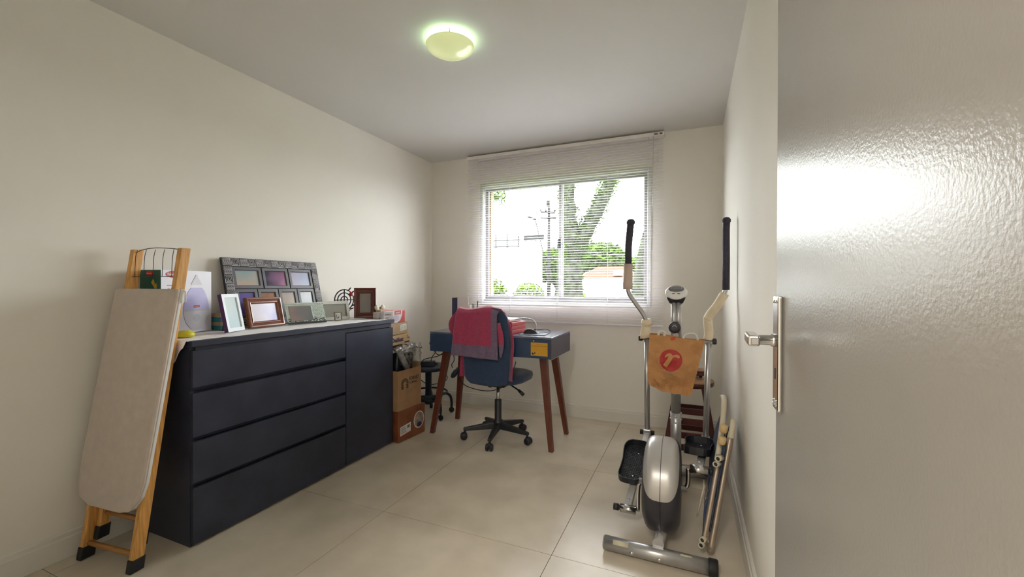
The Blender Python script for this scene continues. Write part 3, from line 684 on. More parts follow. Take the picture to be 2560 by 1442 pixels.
# contents of the open carton
blk = thing('black_appliance', 'black plastic appliance wrapped in clear film, in the open carton', 'appliance', (-2.105, 2.685, 0.2375), (0, 0, R(86)))
MB().box((0.0, 0.01, .215), (.19, .17, .38), (0, R(5), 0), .02, 3).build('body', mat('appliance_black', (.02, .024, .036), .25, var=.2, coat=.5), blk)
FILM = glass_mat('clear_film', .17, (.90, .90, .90))
def film(u, v):
    a = R(-60+200*u); r = .118+.022*noise.noise((u*9, v*7, 1.3))+.015*noise.noise((u*22, v*19, 4)); z = .27+.20*v+.018*noise.noise((u*8, v*3, 9))
    return (.01+r*math.cos(a)*1.05, .012-r*math.sin(a+.5)*.85, z)
MB().grid(film, 46, 26).build('clear_wrap', FILM, blk)
rl = MB().tube([(0, 0, 0), (0.0, -.10, .155)], .0215, 16).tube([(0, -.1, .155), (0, -.101, .1562)], .0075, 12)
ro = rl.build('grey_roll', mat('grey_roll_plastic', (.25, .25, .26), .55, var=.3, scale=40)); ro.location = (-1.993, 2.665, .515); ro.rotation_euler = (0, 0, 0)
tag(ro, 'grey speckled roll sticking diagonally out of the open carton', 'roll')
foil = thing('foil_bag', 'crumpled silver and clear plastic bag lying under the small cartons', 'bag', (-2.12, 2.70, 0.652))
FOIL = mat('crumpled_foil', (.52, .51, .50), .22, .75, var=.5, scale=22, bump=.6, bscale=26)
def foilf(u, v):
    x = -.13+.26*u; y = -.14+.30*v; e = max(0, 1-((2*u-1)**4+(2*v-1)**4)*.5)
    return (x+.012*noise.noise((u*6, v*6, 2)), y+.012*noise.noise((u*6, v*6, 7)), .004+.042*e+.022*noise.noise((u*9, v*9, 5))+.012*noise.noise((u*21, v*20, 3)))
MB().grid(foilf, 26, 26, .003).build('crumpled_foil', FOIL, foil)
def filmf(u, v):
    a = R(20+140*u); r = .125+.02*noise.noise((u*12, v*9, 2)); return (.02+r*math.sin(a)*.9, .02+r*math.cos(a)*1.2*-1+.05, .045-.16*v+.02*noise.noise((u*11, v*8, 8)))
MB().grid(filmf, 30, 14).build('clear_bag_edge', FILM, foil)
b3 = thing('lettered_carton', 'flat tan carton lettered Deliket, lying on the foil bag', 'box', (-2.165, 2.672, 0.710), (0, R(-3), R(82)))
MB().span((-.10, -.12, 0), (.10, .12, .072), .002).build('carton', CARDL, b3)
text('Deliket', .046, INKB, b3, (-.098, -.1206, .022), (R(90), R(0), 0), bold=.03, shear=.15, scx=.9); text('7x\n100g', .016, INKB, b3, (.062, -.1206, .052), (R(90), 0, 0)); fpoly([(.035, .006), (.085, .006), (.085, .014), (.035, .014)], INK, 'printed_mark', b3, -.1202)
b4 = thing('tan_carton', 'plain tan carton with small white shipping label, above the lettered carton', 'box', (-2.175, 2.662, 0.7855), (0, R(-2), R(84)))
MB().span((-.095, -.115, 0), (.095, .115, .088), .002).build('carton', mat('tan_cardboard', (.46, .33, .20), .8, var=.1), b4)
fpoly([(.015, .024), (.082, .028), (.082, .075), (.015, .071)], PAPER, 'shipping_label', b4, -.1152)
for k in range(4):
    for j in (0, 1): fpoly([(.022+.032*j, .060-.009*k), (.042+.032*j, .061-.009*k), (.042+.032*j, .0635-.009*k), (.022+.032*j, .0625-.009*k)], INKG, 'label_text_line', b4, -.1160)
b5 = thing('red_white_carton', 'glossy white and red carton on top of the box stack', 'box', (-2.185, 2.640, 0.8755), (0, R(0), R(83)))
MB().span((-.09, -.12, 0), (.09, .115, .092), .002).build('carton', mat('glossy_red_carton', (.62, .11, .12), .25, var=.06), b5)
fpoly([(-.09, 0), (.010, 0), (.040, .02), (.058, .055), (.062, .092), (-.09, .092)], mat('glossy_white_print', (.70, .66, .70), .25, var=.04), 'white_print', b5, -.1203)
fpoly([(-.02, .062), (.045, .065), (.045, .092), (-.02, .090)], PRED, 'red_print', b5, -.1212); fpoly([(-.012, .070), (.035, .072), (.035, .084), (-.012, .082)], mat('print_pink', (.62, .36, .37), .4), 'pink_print', b5, -.1220)
fpoly(ell(-.005, .038, .030, .024), mat('print_lavender', (.52, .48, .58), .4), 'printed_bowl', b5, -.1212)

# ================================================================= BLACK SWIVEL STOOL
st = thing('swivel_stool', 'black round swivel stool on curved legs with casters, left of the desk', 'stool', (-2.165, 3.20, 0))
SB = mat('stool_black_blue', (.016, .026, .048), .4, var=.2)
MB().lathe([(0, .448), (.16, .448), (.172, .440), (.172, .418), (.165, .412), (.06, .410), (0, .410)], n=36).build('seat', SB, st)
MB().lathe([(.028, .10), (.028, .40), (.045, .41), (0, .412)], n=18).build('column', SB, st)
MB().lathe([(0, .165), (.08, .160), (.085, .135), (.07, .12), (0, .118)], n=24).build('hub', SB, st)
MB().tube(arc((0, 0, .205), .165, 0, 360, 36, (1, 0, 0), (0, 1, 0))[:-1], .009, 8, closed=True).build('foot_ring', SB, st)
a0 = 45
lg = None
for k in range(5):
    a = R(a0+72*k)
    if lg is None:
        lg = MB().tube(smoothpath([(.04, 0, .14), (.10, 0, .165), (.16, 0, .180), (.200, 0, .150), (.212, 0, .10), (.212, 0, .055)], 4), .012, 8).build('leg', SB, st)
        cs = MB().lathe([(0, -.013), (.020, -.013), (.024, -.008), (.024, .008), (.020, .013), (0, .013)], (.212, 0, .0245), (R(90), 0, 0), 16).tube([(.212, 0, .045), (.212, 0, .06)], .007, 8).build('caster', RUBBER, st)
        lg.rotation_euler = (0, 0, a); cs.rotation_euler = (0, 0, a)
    else: clone(lg, st, None, (0, 0, a)); clone(cs, st, None, (0, 0, a))

# ---- power strip and cables
ps = thing('power_strip', 'black power adapter lying on the swivel stool', 'adapter', (-2.135, 3.15, 0.449), (0, 0, R(25)))
MB().span((-.06, -.035, 0), (.06, .035, .045), .006, 2).build('body', SB, ps); MB().tube([(.06, 0, .02), (.085, 0, .018)], .006, 8).build('strain_relief', BLACKP, ps)
pg = thing('plug_adapter', 'dark plug adapter hanging on a cable beside the desk leg', 'plug', (-1.800, 3.05, 0.435), (R(0), R(38), R(20)))
MB().lathe([(0, -.05), (.012, -.048), (.022, -.025), (.024, .01), (.016, .03), (.018, .045), (.008, .05), (0, .05)], n=14).build('plug_body', SB, pg, smooth=True)
def cable(label, pts, r=.0035):
    o = MB().tube(smoothpath(pts, 6), r, 7).build('cable', RUBBER); tag(o, label, 'cable', 'loose cables beside the desk'); return o
cable('black cable sagging from under the desk towards the adapter', [(-1.84, 3.20, .648), (-1.90, 3.15, .60), (-2.0, 3.12, .56), (-2.06, 3.12, .60), (-2.11, 3.14, .66), (-2.05, 3.16, .68), (-1.87, 3.12, .66)])
cable('black cable dropping past the stool seat to the floor ring', [(-2.02, 3.05, .66), (-2.01, 3.08, .60), (-2.06, 3.10, .54), (-2.10, 3.14, .498)])
cable('thin black cable crossing over the stool adapter', [(-1.90, 3.10, .64), (-1.955, 3.06, .57), (-2.06, 3.06, .54), (-2.12, 3.06, .52), (-2.17, 3.08, .48)])
cable('black cable falling from the desk past the stool to the baseboard', [(-1.93, 3.16, .645), (-1.945, 3.12, .55), (-1.94, 3.10, .46), (-1.95, 3.1, .34), (-1.985, 3.1, .26), (-2.0, 3.12, .21)])
cable('black cable looping behind the stool column', [(-2.02, 3.20, .40), (-2.03, 3.30, .33), (-2.10, 3.34, .27), (-2.24, 3.32, .24), (-2.26, 3.22, .30), (-2.25, 3.1, .37)])
cable('black cable running from the desk to the plug adapter', [(-1.88, 3.12, .65), (-1.84, 3.10, .54), (-1.845, 3.07, .50), (-1.832, 3.055, .475)])
cable('black cable leaving the plug adapter behind the chair', [(-1.770, 3.045, .394), (-1.68, 3.05, .33), (-1.52, 3.15, .29), (-1.42, 3.3, .34), (-1.40, 3.4, .50)])
ub = MB().box((0, 0, 0), (.10, .05, .018), (0, 0, R(10)), .004).build('power_bar', BLACKP); ub.location = (-1.955, 3.08, .672)
tag(ub, 'dark narrow power bar poking out beside the desk box', 'power bar')

# ================================================================= DESK
kx0, kx1, ky0, ky1, kz0, kz1 = -1.862, -.878, 2.772, 3.255, .652, .803
dk = thing('desk', 'navy desk with shallow drawer box on four splayed red-brown wooden legs', 'desk', ((kx0+kx1)/2, (ky0+ky1)/2, 0))
MB().span((kx0, ky0, kz1-.015), (kx1, ky1, kz1), .0015).build('desktop', DESKT, dk, True)
MB().span((kx0, ky0+.016, kz0), (kx0+.015, ky1, kz1-.0155)).build('side_panel', DESKN, dk, True)
MB().span((kx1-.015, ky0, kz0), (kx1, ky1, kz1-.0155)).build('side_panel', mat('desk_end_laminate', (.060, .052, .085), .4, var=.12), dk, True)
MB().span((kx0+.0155, ky0+.016, kz0), (kx1-.0155, ky1, kz0+.015)).build('bottom_panel', DESKN, dk, True)
MB().span((kx1-.013, ky0+.004, kz0-.005), (kx1-.002, ky1-.004, kz0-.0005)).build('edge_strip', STEEL, dk, True)
MB().span((kx0+.0155, ky1-.015, kz0+.0155), (kx1-.0155, ky1, kz1-.0155)).build('back_panel', DESKN, dk, True)
MB().span((kx0, ky0, kz0+.002), (-1.368, ky0+.0155, kz1-.017), .001).build('drawer', DESKN, dk, True)
dw = MB().span((-1.365, ky0, kz0+.002), (kx1-.0155, ky0+.0155, kz1-.017), .001).build('drawer', DESKN, dk, True)
MB().lathe([(0, 0), (.006, 0), (.006, -.004), (0, -.005)], (-1.008, ky0-.0005, kz1-.028), (R(90), 0, 0), 12).build('lock', STEEL, dw, True)
YEL = mat('yellow_sticker', (.62, .33, .02), .45, var=.06)
ys = MB().span((-1.028, ky0-.0016, .672), (-.905, ky0-.0002, .764)).build('yellow_sticker', YEL, dk, True)
MB().span((-1.026, ky0-.0022, .738), (-.907, ky0-.0017, .742)).span((-.99, ky0-.0022, .752), (-.94, ky0-.0017, .7545)).build('sticker_line', mat('sticker_brown', (.42, .17, .02), .5), ys, True)
MB().lathe([(0, 0), (.008, 0)], (-1.012, ky0-.0024, .687), (R(90), 0, 0), 10).span((-1.003, ky0-.0024, .685), (-.995, ky0-.0018, .698)).build('sticker_logo', INK, ys, True)
MB().span((-1.008, ky0-.0027, .690), (-1.001, ky0-.0021, .696)).build('sticker_logo_spot', PAPER, ys, True)
def deskleg(t, b):
    m = MB(); w0, w1 = .026, .0165; q = []
    for (c, w_) in ((b, w1), (t, w0)):
        q += [(c[0]-w_, c[1]-w_, c[2]), (c[0]+w_, c[1]-w_, c[2]), (c[0]+w_, c[1]+w_, c[2]), (c[0]-w_, c[1]+w_, c[2])]
    m.hexa(q); o = m.build('leg', REDW, dk, True, bevel=.003); return o
for tx, bx_ in ((-.972, -.893), (-1.775, -1.872)):
    for ty, by_ in ((2.885, 2.822), (3.135, 3.212)): deskleg((tx, ty, kz0-.0055), (bx_, by_, 0.0005))

# ---- things on the desk
tz = kz1+.0005
bn = thing('file_binder', 'navy and white upright binder at the window end of the desk', 'binder', (-1.800, 3.16, tz), (0, 0, R(12)))
MB().span((-.055, -.10, 0), (-.010, .10, .255), .002).build('navy_cover', mat('binder_navy', (.03, .03, .085), .4), bn); MB().span((-.0095, -.095, .002), (.085, -.09, .262), .001).build('white_sheet', PAPER, bn)
MB().span((.03, -.0912+.0005-.0005, .19), (.042, -.0902, .262)).build('print_strip', INKG, bn)
pc = thing('pen_cup', 'pen cup with pens and clips behind the office chair', 'pen cup', (-1.672, 3.13, tz))
MB().lathe([(0, 0), (.034, 0), (.036, .10), (.033, .10), (.031, .004), (0, .004)], n=20).build('cup', BLACKP, pc)
for i, (dx, dy, hh, mt) in enumerate(((-.055, .01, .205, CARDL), (-.03, .0, .195, PAPER), (.000, -.01, .205, BLACKP), (.035, .01, .228, BLACKP), (.012, .012, .20, STEEL))):
    MB().tube([(dx*.3, dy*.5, .006), (dx, dy, hh)], .0042, 8).build('pen', mt, pc)
rb = thing('red_drawer_box', 'small coral-red box of stacked drawers on the desk', 'drawer box', (-1.283, 2.965, tz), (0, 0, R(-9)))
CORAL = mat('coral_red_card', (.52, .085, .085), .45, var=.06); MAG = mat('magenta_card', (.42, .03, .085), .45, var=.05)
for k in range(3):
    MB().span((-.095, -.10, .001+k*.0285), (.0945, .10, .0275+k*.0285), .0018).build('drawer', CORAL, rb)
MB().span((-.095, -.1025, .001), (.094, -.1005, .0855)).build('front_panel', MAG, rb)
wbx = thing('white_device', 'flat white device lying on the red drawer box', 'device', (-1.300, 2.970, tz+.0868), (0, 0, R(-9)))
MB().span((-.095, -.090, 0), (.085, .085, .022), .005, 2).build('case', WHITEP, wbx); MB().span((-.09, -.0915, .004), (.08, -.0895, .008)).build('seam', PGREY2, wbx)
hd = MB().tube(smoothpath([(-1.235, 2.93, .897), (-1.18, 2.97, .912), (-1.12, 3.02, .905), (-1.085, 3.03, .875), (-1.08, 3.02, .835), (-1.078, 3.0, .807)], 6), .0045, 8).tube(smoothpath([(-1.25, 2.94, .896), (-1.19, 2.99, .918), (-1.155, 3.02, .912)], 6), .003, 6).build('headset_cable', STEEL)
tag(hd, 'grey curved cable arching from the white device to the desktop', 'cable')
mp_ = MB().prism([(-1.150, 2.838), (-.957, 2.865), (-.985, 3.08), (-1.17, 3.05)], tz, tz+.004).build('mouse_pad', mat('mouse_pad_grey', (.16, .19, .24), .6, var=.06)); tag(mp_, 'thin grey-blue mouse pad under the black mouse', 'mouse pad')
ms_ = thing('computer_mouse', 'black computer mouse on the grey pad', 'mouse', (-1.085, 2.925, tz+.0045), (0, 0, R(-62)))
m = MB()
def mouse(u, v):
    a = 2*PI*u; r = v; x = .031*r*math.cos(a); y = .058*r*math.sin(a)
    return (x, y, .001+.033*max(0, 1-r**2.6)*(1-.25*math.sin(a)*r))
m.grid(mouse, 24, 8); bmesh.ops.remove_doubles(m.bm, verts=m.bm.verts, dist=.0003); m.build('shell', BLACKP, ms_, smooth=True)
MB().lathe([(0, -.004), (.007, -.004), (.007, .004), (0, .004)], (0, .03, .026), (0, R(90), 0), 12).build('scroll_wheel', RUBBER, ms_)
cw = MB().tube(smoothpath([(-1.03, 2.95, tz+.008), (-.99, 3.05, tz+.006), (-1.0, 3.13, tz+.006), (-1.05, 3.18, tz+.012), (-1.12, 3.2, tz+.006), (-1.2, 3.19, tz+.005)], 5), .0025, 6).build('mouse_cable', RUBBER); tag(cw, 'thin dark mouse cable curling on the desktop', 'cable')

# ================================================================= OFFICE CHAIR
ccx, ccy = -1.345, 2.915
ch = thing('office_chair', 'dark navy armless office chair on a five-star caster base', 'office chair', (ccx, ccy, 0))
MB().lathe([(0, .10), (.034, .10), (.034, .085), (.04, .08), (.04, .135), (.026, .15), (.026, .295), (.020, .30), (0, .30)], n=24).build('column_sleeve', BLACKP, ch)
MB().lathe([(.013, .30), (.013, .405), (0, .405)], n=18).build('gas_lift', CHROME, ch)
base = None
for k in range(5):
    a = R(209+72*k)
    if base is None:
        m = MB(); q = []
        for x, w_, z0_, z1_ in ((.028, .026, .078, .130), (.262, .014, .066, .090)): q.append((x, w_, z0_, z1_))
        A, B = q
        m.hexa([(A[0], -A[1], A[2]), (B[0], -B[1], B[2]), (B[0], B[1], B[2]), (A[0], A[1], A[2]), (A[0], -A[1]*.8, A[3]), (B[0], -B[1]*.8, B[3]), (B[0], B[1]*.8, B[3]), (A[0], A[1]*.8, A[3])])
        base = m.build('base_arm', BLACKP, ch, bevel=.006)
        m = MB()
        for sg in (-1, 1): m.lathe([(0, -.010), (.022, -.010), (.0265, -.005), (.0265, .005), (.022, .010), (0, .010)], (.258, sg*.015, .027), (R(90), 0, 0), 18)
        m.box((.255, 0, .040), (.034, .024, .030), None, .006, 2).tube([(.25, 0, .05), (.25, 0, .072)], .008, 8)
        cst = m.build('caster', BLACKP, ch); base.rotation_euler = (0, 0, a); cst.rotation_euler = (0, 0, a)
    else: clone(base, ch, None, (0, 0, a)); clone(cst, ch, None, (0, 0, a))
m = MB()
def seat_outline(n=40):
    out = []
    for k in range(n):
        t = 2*PI*k/n; c, s_ = math.cos(t), math.sin(t); out.append((.235*math.copysign(abs(c)**.62, c), .035+.225*math.copysign(abs(s_)**.62, s_)))
    return out
ol = seat_outline()
rings = []
for sc_, z in ((.80, .440), (.97, .452), (1.0, .475), (.98, .497), (.85, .508), (.5, .505)):
    rings.append([m.bm.verts.new((x*sc_, .035+(y-.035)*sc_, z+.02*max(0, y)/.25*(-.3))) for x, y in ol])
for A, B in zip(rings, rings[1:]):
    for k in range(len(ol)): m.bm.faces.new((A[k], A[(k+1) % len(ol)], B[(k+1) % len(ol)], B[k]))
m.bm.faces.new(list(reversed(rings[0]))); m.bm.faces.new(rings[-1])
m.build('seat', CHAIRF, ch, smooth=True)
MB().span((-.09, -.09, .408), (.09, .10, .439), .008).build('seat_mechanism', BLACKP, ch)
MB().tube([(.09, .0, .422), (.17, -.03, .395), (.185, -.036, .388)], .006, 8).tube([(.18, -.034, .392), (.225, -.05, .366)], [.010, .014], 10).build('lift_lever', BLACKP, ch)
# backrest: rounded slab, gently curved, at the camera side of the seat
def back_fn(off):
    def f(u, v):
        s_ = 2*u-1; z = .445+(.985-.445)*v
        hwid = .185*(1-.10*abs(2*v-1)**3); hwid *= math.sqrt(max(.0, 1-max(0, (abs(2*v-1)-.80)/.2)**2*.45))
        x = -.005+s_*hwid; y = -.232+.022*s_*s_-.02*(v-.5)+off
        return (x, y+.0*v, z)
    return f
m = MB(); m.grid(back_fn(0), 16, 22, .034); m.build('backrest', CHAIRF, ch, smooth=True, bevel=.010)
MB().tube(smoothpath([(0, -.06, .43), (0, -.14, .43), (0, -.185, .47), (0, -.190, .56)], 5), .014, 8).build('back_bracket', BLACKP, ch)

# ---- red towel over the backrest
tw = thing('red_towel', 'red blanket with purple borders draped over the office chair back', 'towel', (ccx, ccy-.23, .5))
ty = ccy-.23
def towel_front(u, v):          # v 0 top edge .. 1 hem, hangs on the camera side
    xl = -1.548-.040*v; xr = -1.232+.010*v
    x = xl+(xr-xl)*u; z = .995-.012*math.sin(u*PI*2)*(1-v)-(.335+.015*u)*v-.022*max(0, u-.8)/.2*(1-v)
    y = ty-.038-.010*v-.006*math.sin(u*9+v*3)-.004*math.sin(u*23)*v
    if v < .06: y += .05*(1-v/.06)**1.2; z += .006*(1-(v/.06))
    return (x, y, z)
def tm(u, v): return 1 if (u > .86 or v > .76) else 0
m = MB(); m.grid(towel_front, 30, 36, .006, mfn=tm); m.build('front_fold', [TRED, TPUR], tw, True)
def towel_back(u, v):           # the rest falls on the desk side and sticks out at both ends
    xl = -1.548-.125*math.sin(min(1, v*1.9)*PI)**.8*(1-v*.4)-.020*v; xr = -1.225+.095*math.sin(min(1, v*1.35+.08)*PI*.62)+.0*v
    x = xl+(xr-xl)*u; z = .992-.50*v-.010*math.sin(u*PI*2)*(1-v)
    y = ty+.044+.016*math.sin(v*PI)+.012*v-.010*math.sin(u*12+v*4)*v
    if v < .06: y -= .06*(1-v/.06); z += .006*(1-v/.06)
    k = max(0, abs(2*u-1)-.8)/.2; y -= .045*k*v**.5*(1 if u > .5 else .7)
    return (x, y, z)
m = MB(); m.grid(towel_back, 30, 40, .005, mfn=lambda u, v: 1 if u > .82 and u < .96 else 0); m.build('back_fold', [TRED, TPUR], tw, True)
m = MB()
def flapf(u, v): return (-1.228+.030*math.sin(u*PI)*math.sin(v*PI)**.8+.02*v, ty-.045+.05*u*(1-v*.5), .90-.235*v)
m.grid(flapf, 8, 16, .004, mfn=lambda u, v: 1 if v > .62 else 0); m.build('side_fold', [TRED, TPUR], tw, True)

# ================================================================= ELLIPTICAL TRAINER
def ex(y): return -.1225+(y-1.862)*.058
el = thing('elliptical_trainer', 'silver and charcoal elliptical trainer with tall moving handlebars', 'elliptical trainer', (ex(2.25), 2.25, 0))
def epart(m, name, mt, par=None, smooth=False, bevel=0): return m.build(name, mt, par or el, True, smooth, bevel)
TAPE = mat('yellowed_tape', (.60, .56, .40), .5, var=.08)
# rear stabiliser tube
rz = .034
rf = epart(MB().tube([(-.345, 1.866, rz), (.070, 1.862, rz)], .029, 20), 'rear_stabilizer', STEEL)
epart(MB().lathe([(0, .0), (.032, .0), (.0335, .004), (.0335, .030), (.030, .035), (0, .035)], (.070, 1.862, rz), (0, R(90), 0), 20), 'end_cap', RUBBER, rf)
epart(MB().lathe([(0, 0), (.029, 0), (.029, -.002), (.026, -.004), (0, -.004)], (-.345, 1.866, rz), (0, R(90), 0), 20), 'end_cap', STEEL, rf)
for x in (-.225, -.115): epart(MB().lathe([(.011, 0), (.010, .002), (.006, .006), (0, .007)], (x, 1.866-.028, rz-.006), (R(90), 0, 0), 12), 'bolt', CHROME, rf)
for xa_, xb_, a0 in ((-.305, -.240, 118), (-.035, .010, 105)):
    m = MB(); m.grid(lambda u, v: (xa_+(xb_-xa_)*u, 1.866+(.0298)*math.cos(R(a0+38*v)), rz+(.0298)*math.sin(R(a0+38*v))), 2, 6, .0006); epart(m, 'tape_strip', TAPE, rf)
# front stabiliser
ff = epart(MB().tube([(-.235, 2.745, .045), (.105, 2.765, .045)], .034, 20), 'front_stabilizer', STEEL)
epart(MB().lathe([(0, 0), (.040, 0), (.041, .03), (.036, .034), (0, .034)], (.105, 2.765, .045), (0, R(90), R(3)), 18), 'end_cap', RUBBER, ff)
# spine and mast
epart(MB().tube([(ex(1.87), 1.87, .075), (ex(2.1), 2.1, .070), (ex(2.75), 2.75, .075)], .024, 12), 'spine', STEEL)
mx_ = -.078
ml = epart(MB().tube([(mx_, 2.715, .06), (mx_, 2.665, .42)], .030, 18), 'lower_mast', STEEL)
for zq in (.395, .36): 
    epart(MB().lathe([(.007, 0), (.006, .004), (0, .006)], (mx_, 2.668-.031+(.42-zq)*.14, zq), (R(90), 0, 0), 10), 'bolt', CHROME, ml)
    for sg in (-1, 1): epart(MB().lathe([(.007, 0), (.006, .004), (0, .006)], (mx_+sg*.029, 2.672, zq+.015), (0, R(90*sg), 0), 10), 'bolt', CHROME, ml)
epart(MB().tube([(mx_, 2.665, .42), (mx_, 2.625, .86)], .027, 18), 'upper_mast', STEEL)
epart(MB().tube([(mx_-.011, 2.623, .85), (mx_-.011, 2.610, 1.07)], .0165, 12).tube([(mx_+.014, 2.623, .85), (mx_+.014, 2.610, 1.07)], .0165, 12).box((mx_, 2.617, .96), (.030, .024, .22)), 'console_post', STEEL)
epart(MB().lathe([(0, 0), (.030, 0), (.033, .006), (.033, .024), (.028, .030), (.016, .031), (0, .033)], (mx_-.006, 2.600, .922), (R(90), 0, 0), 24), 'knob', DARKP)
epart(MB().tube(arc((mx_-.006, 2.5665, .922), .012, 20, 160, 8), .0016, 5), 'knob_mark', PGREY2)
# console
cb = epart(MB().hexa([(mx_-.034, 2.60, 1.058), (mx_+.036, 2.60, 1.058), (mx_+.036, 2.655, 1.058), (mx_-.034, 2.655, 1.058), (mx_-.050, 2.575, 1.090), (mx_+.052, 2.575, 1.090), (mx_+.052, 2.68, 1.135), (mx_-.050, 2.68, 1.135)]), 'console_base', DARKP, None, False, .005)
CC = Vector((mx_+.001, 2.612, 1.122)); CT = R(42); Mc = (CT, 0, 0)
def cpt(x, y, z): return CC+Euler(Mc).to_matrix() @ Vector((x, y, z))
ct = epart(MB().lathe([(0, -.014), (.046, -.014), (.060, -.005), (.061, .002), (.056, .009), (.045, .013), (0, .015)], CC, Mc, 36, sy=.92), 'console_top', WHITEP, None, True)
epart(MB().lathe([(.0, .0025), (.040, .0022), (.043, .0)], cpt(0, .016, .0132), Mc, 28, sy=.66), 'console_screen_bezel', mat('console_grey', (.15, .145, .17), .4), ct, True)
epart(MB().box(cpt(0, .022, .0168), (.050, .018, .002), Mc, .0005), 'console_screen', mat('lcd_grey', (.24, .25, .24), .2), ct)
epart(MB().tube([cpt(-.027, .012, .0172), cpt(-.027, .033, .0172), cpt(.027, .033, .0172), cpt(.027, .012, .0172)], .0012, 5), 'console_screen_rim', PGREY, ct)
for dx in (-.014, .014): epart(MB().box(cpt(dx, -.026, .0142), (.015, .005, .002), Mc, .0006), 'console_button', BLACKP, ct)
epart(MB().box(cpt(0, -.017, .0145), (.024, .0025, .001), Mc), 'console_print', PGREY2, ct)
# flywheel housing: thick disc with bulged rim
HY, HZ, HR, HX = 2.075, .247, .205, -.117
def hprof(): # (radius, x)
    P_ = []
    for k in range(-12, 13):
        t = k/12; x = .078*t; r = HR*(1-.24*abs(t)**5.5); P_.append((r, x))
    return P_
m = MB(); pr = [(0, -.080), (HR*.55, -.081)]+hprof()+[(HR*.55, .081), (0, .080)]
m.lathe(pr, (HX, HY, HZ), (0, R(90), 0), 48); hs = epart(m, 'flywheel_housing', DARKP, None, True)
def cap(u, v):
    # superellipse patch over the upper rear rim
    a = 2*PI*u; rr = v
    sx_ = .0745*rr*math.copysign(abs(math.cos(a))**.6, math.cos(a)); ang = 128+50*rr*math.copysign(abs(math.sin(a))**.6, math.sin(a))
    t = sx_/.078; r = HR*(1-.24*abs(t)**5.5)+.0055-.0035*rr**8
    return (HX+sx_, HY+r*math.cos(R(ang)), HZ+r*math.sin(R(ang)))
m = MB(); m.grid(cap, 48, 14); bmesh.ops.remove_doubles(m.bm, verts=m.bm.verts, dist=.0004); epart(m, 'silver_shell', SILVER, hs, True)
m = MB(); m.tube([(HX+.001, HY+(HR+.0057)*math.cos(R(a)), HZ+(HR+.0057)*math.sin(R(a))) for a in range(70, 235, 5)], .0012, 5); epart(m, 'seam', BLACKP, hs)
epart(MB().tube([(HX-.105, HY, HZ-.01), (HX+.105, HY, HZ-.01)], .014, 12), 'crank_axle', STEEL)
# cranks, pedal arms, pedals
def side(sg, zc, jx, jz, name):
    ox = HX+sg*.105
    cz = HZ-.01
    cr_ = epart(MB().tube(smoothpath([(HX+sg*.083, HY, cz), (ox-sg*.002, HY, cz+(zc-cz)*.10), (ox+sg*.004, HY, cz+(zc-cz)*.4), (ox+sg*.004, HY-.01, zc)], 5), .0095, 10), 'crank', CHROME)
    cx_ = ox+sg*.05
    bt = epart(MB().tube([(ox+sg*.012, HY-.012, zc), (ox+sg*.085, HY-.012, zc)], .0195, 16), 'bearing_tube', CHROME)
    epart(MB().tube([(ox+sg*.085, HY-.012, zc), (ox+sg*.092, HY-.012, zc)], .012, 12).tube([(ox+sg*.092, HY-.012, zc), (ox+sg*(.104 if sg > 0 else .116), HY-.012, zc)], .016, 12), 'bearing_cap', BLACKP, bt)
    jy = 2.600
    d = Vector((jx-cx_, jy-HY, jz-zc)); L = d.length; d.normalize()
    pitch = math.atan2(d.z, math.hypot(d.x, d.y)); yaw = math.atan2(-d.x, d.y)
    p0 = Vector((cx_, HY-.012, zc+.02)); mid = (p0+Vector((jx, jy, jz)))/2
    epart(MB().box(mid, (.034, L+.02, .020), (pitch, 0, yaw), .003), 'pedal_arm', mat('pedal_arm_enamel', (.50, .50, .50), .35, .3))
    epart(MB().lathe([(.008, 0), (.007, .003), (0, .004)], p0+d*.02+Vector((0, 0, .010)), None, 10), 'bolt', STEEL)
    # pedal tray
    pc_ = Vector((cx_-sg*.0, 2.315, zc+.02+(jz-zc-.02)*(2.315-HY)/(jy-HY)+.016))
    M = Matrix.Translation(pc_) @ Euler((pitch, 0, yaw)).to_matrix().to_4x4()
    def outl_(k, n=28):
        t = 2*PI*k/n; c, s_ = math.cos(t), math.sin(t); y = .150*math.copysign(abs(s_)**.55, s_); wv = .066*(1-.14*math.cos(y/.15*PI*.9+.6))
        return (wv*math.copysign(abs(c)**.55, c), y)
    n = 28; m = MB(); o_ = [outl_(k) for k in range(n)]
    rows = [(1, 0), (1.02, .034), (.965, .034), (.945, .008)]
    V = [[m.bm.verts.new(M @ Vector((x*s1, y*(1-(1-s1)*.5), z+(.010*(y/.15)**2 if s1 > .95 else 0)))) for x, y in o_] for s1, z in rows]
    for A, B in zip(V, V[1:]):
        for k in range(n): m.bm.faces.new((A[k], A[(k+1) % n], B[(k+1) % n], B[k]))
    m.bm.faces.new(list(reversed(V[0]))); m.bm.faces.new(V[-1])
    pd = epart(m, 'pedal', BLACKP, None, False)
    m = MB()   # raised tread studs
    for i in range(-5, 6):
        for j in range(-11, 12):
            x = i*.0105+(.005 if j % 2 else 0); y = j*.0115
            if abs(x) > .052 or abs(y) > .128: continue
            m.box(M @ Vector((x, y, .0092)), (.005, .005, .003), (pitch, 0, yaw+R(45)))
    q = epart(m, 'tread_studs', DARKP, pd); q['kind'] = 'stuff'
    for y in (-.09, .08): epart(MB().lathe([(.007, 0), (.006, .003), (0, .004)], M @ Vector((.01, y, .009)), None, 8), 'bolt', CHROME, pd)
side(-1, .098, -.233, .285, 'l'); side(1, .338, .078, .268, 'r')
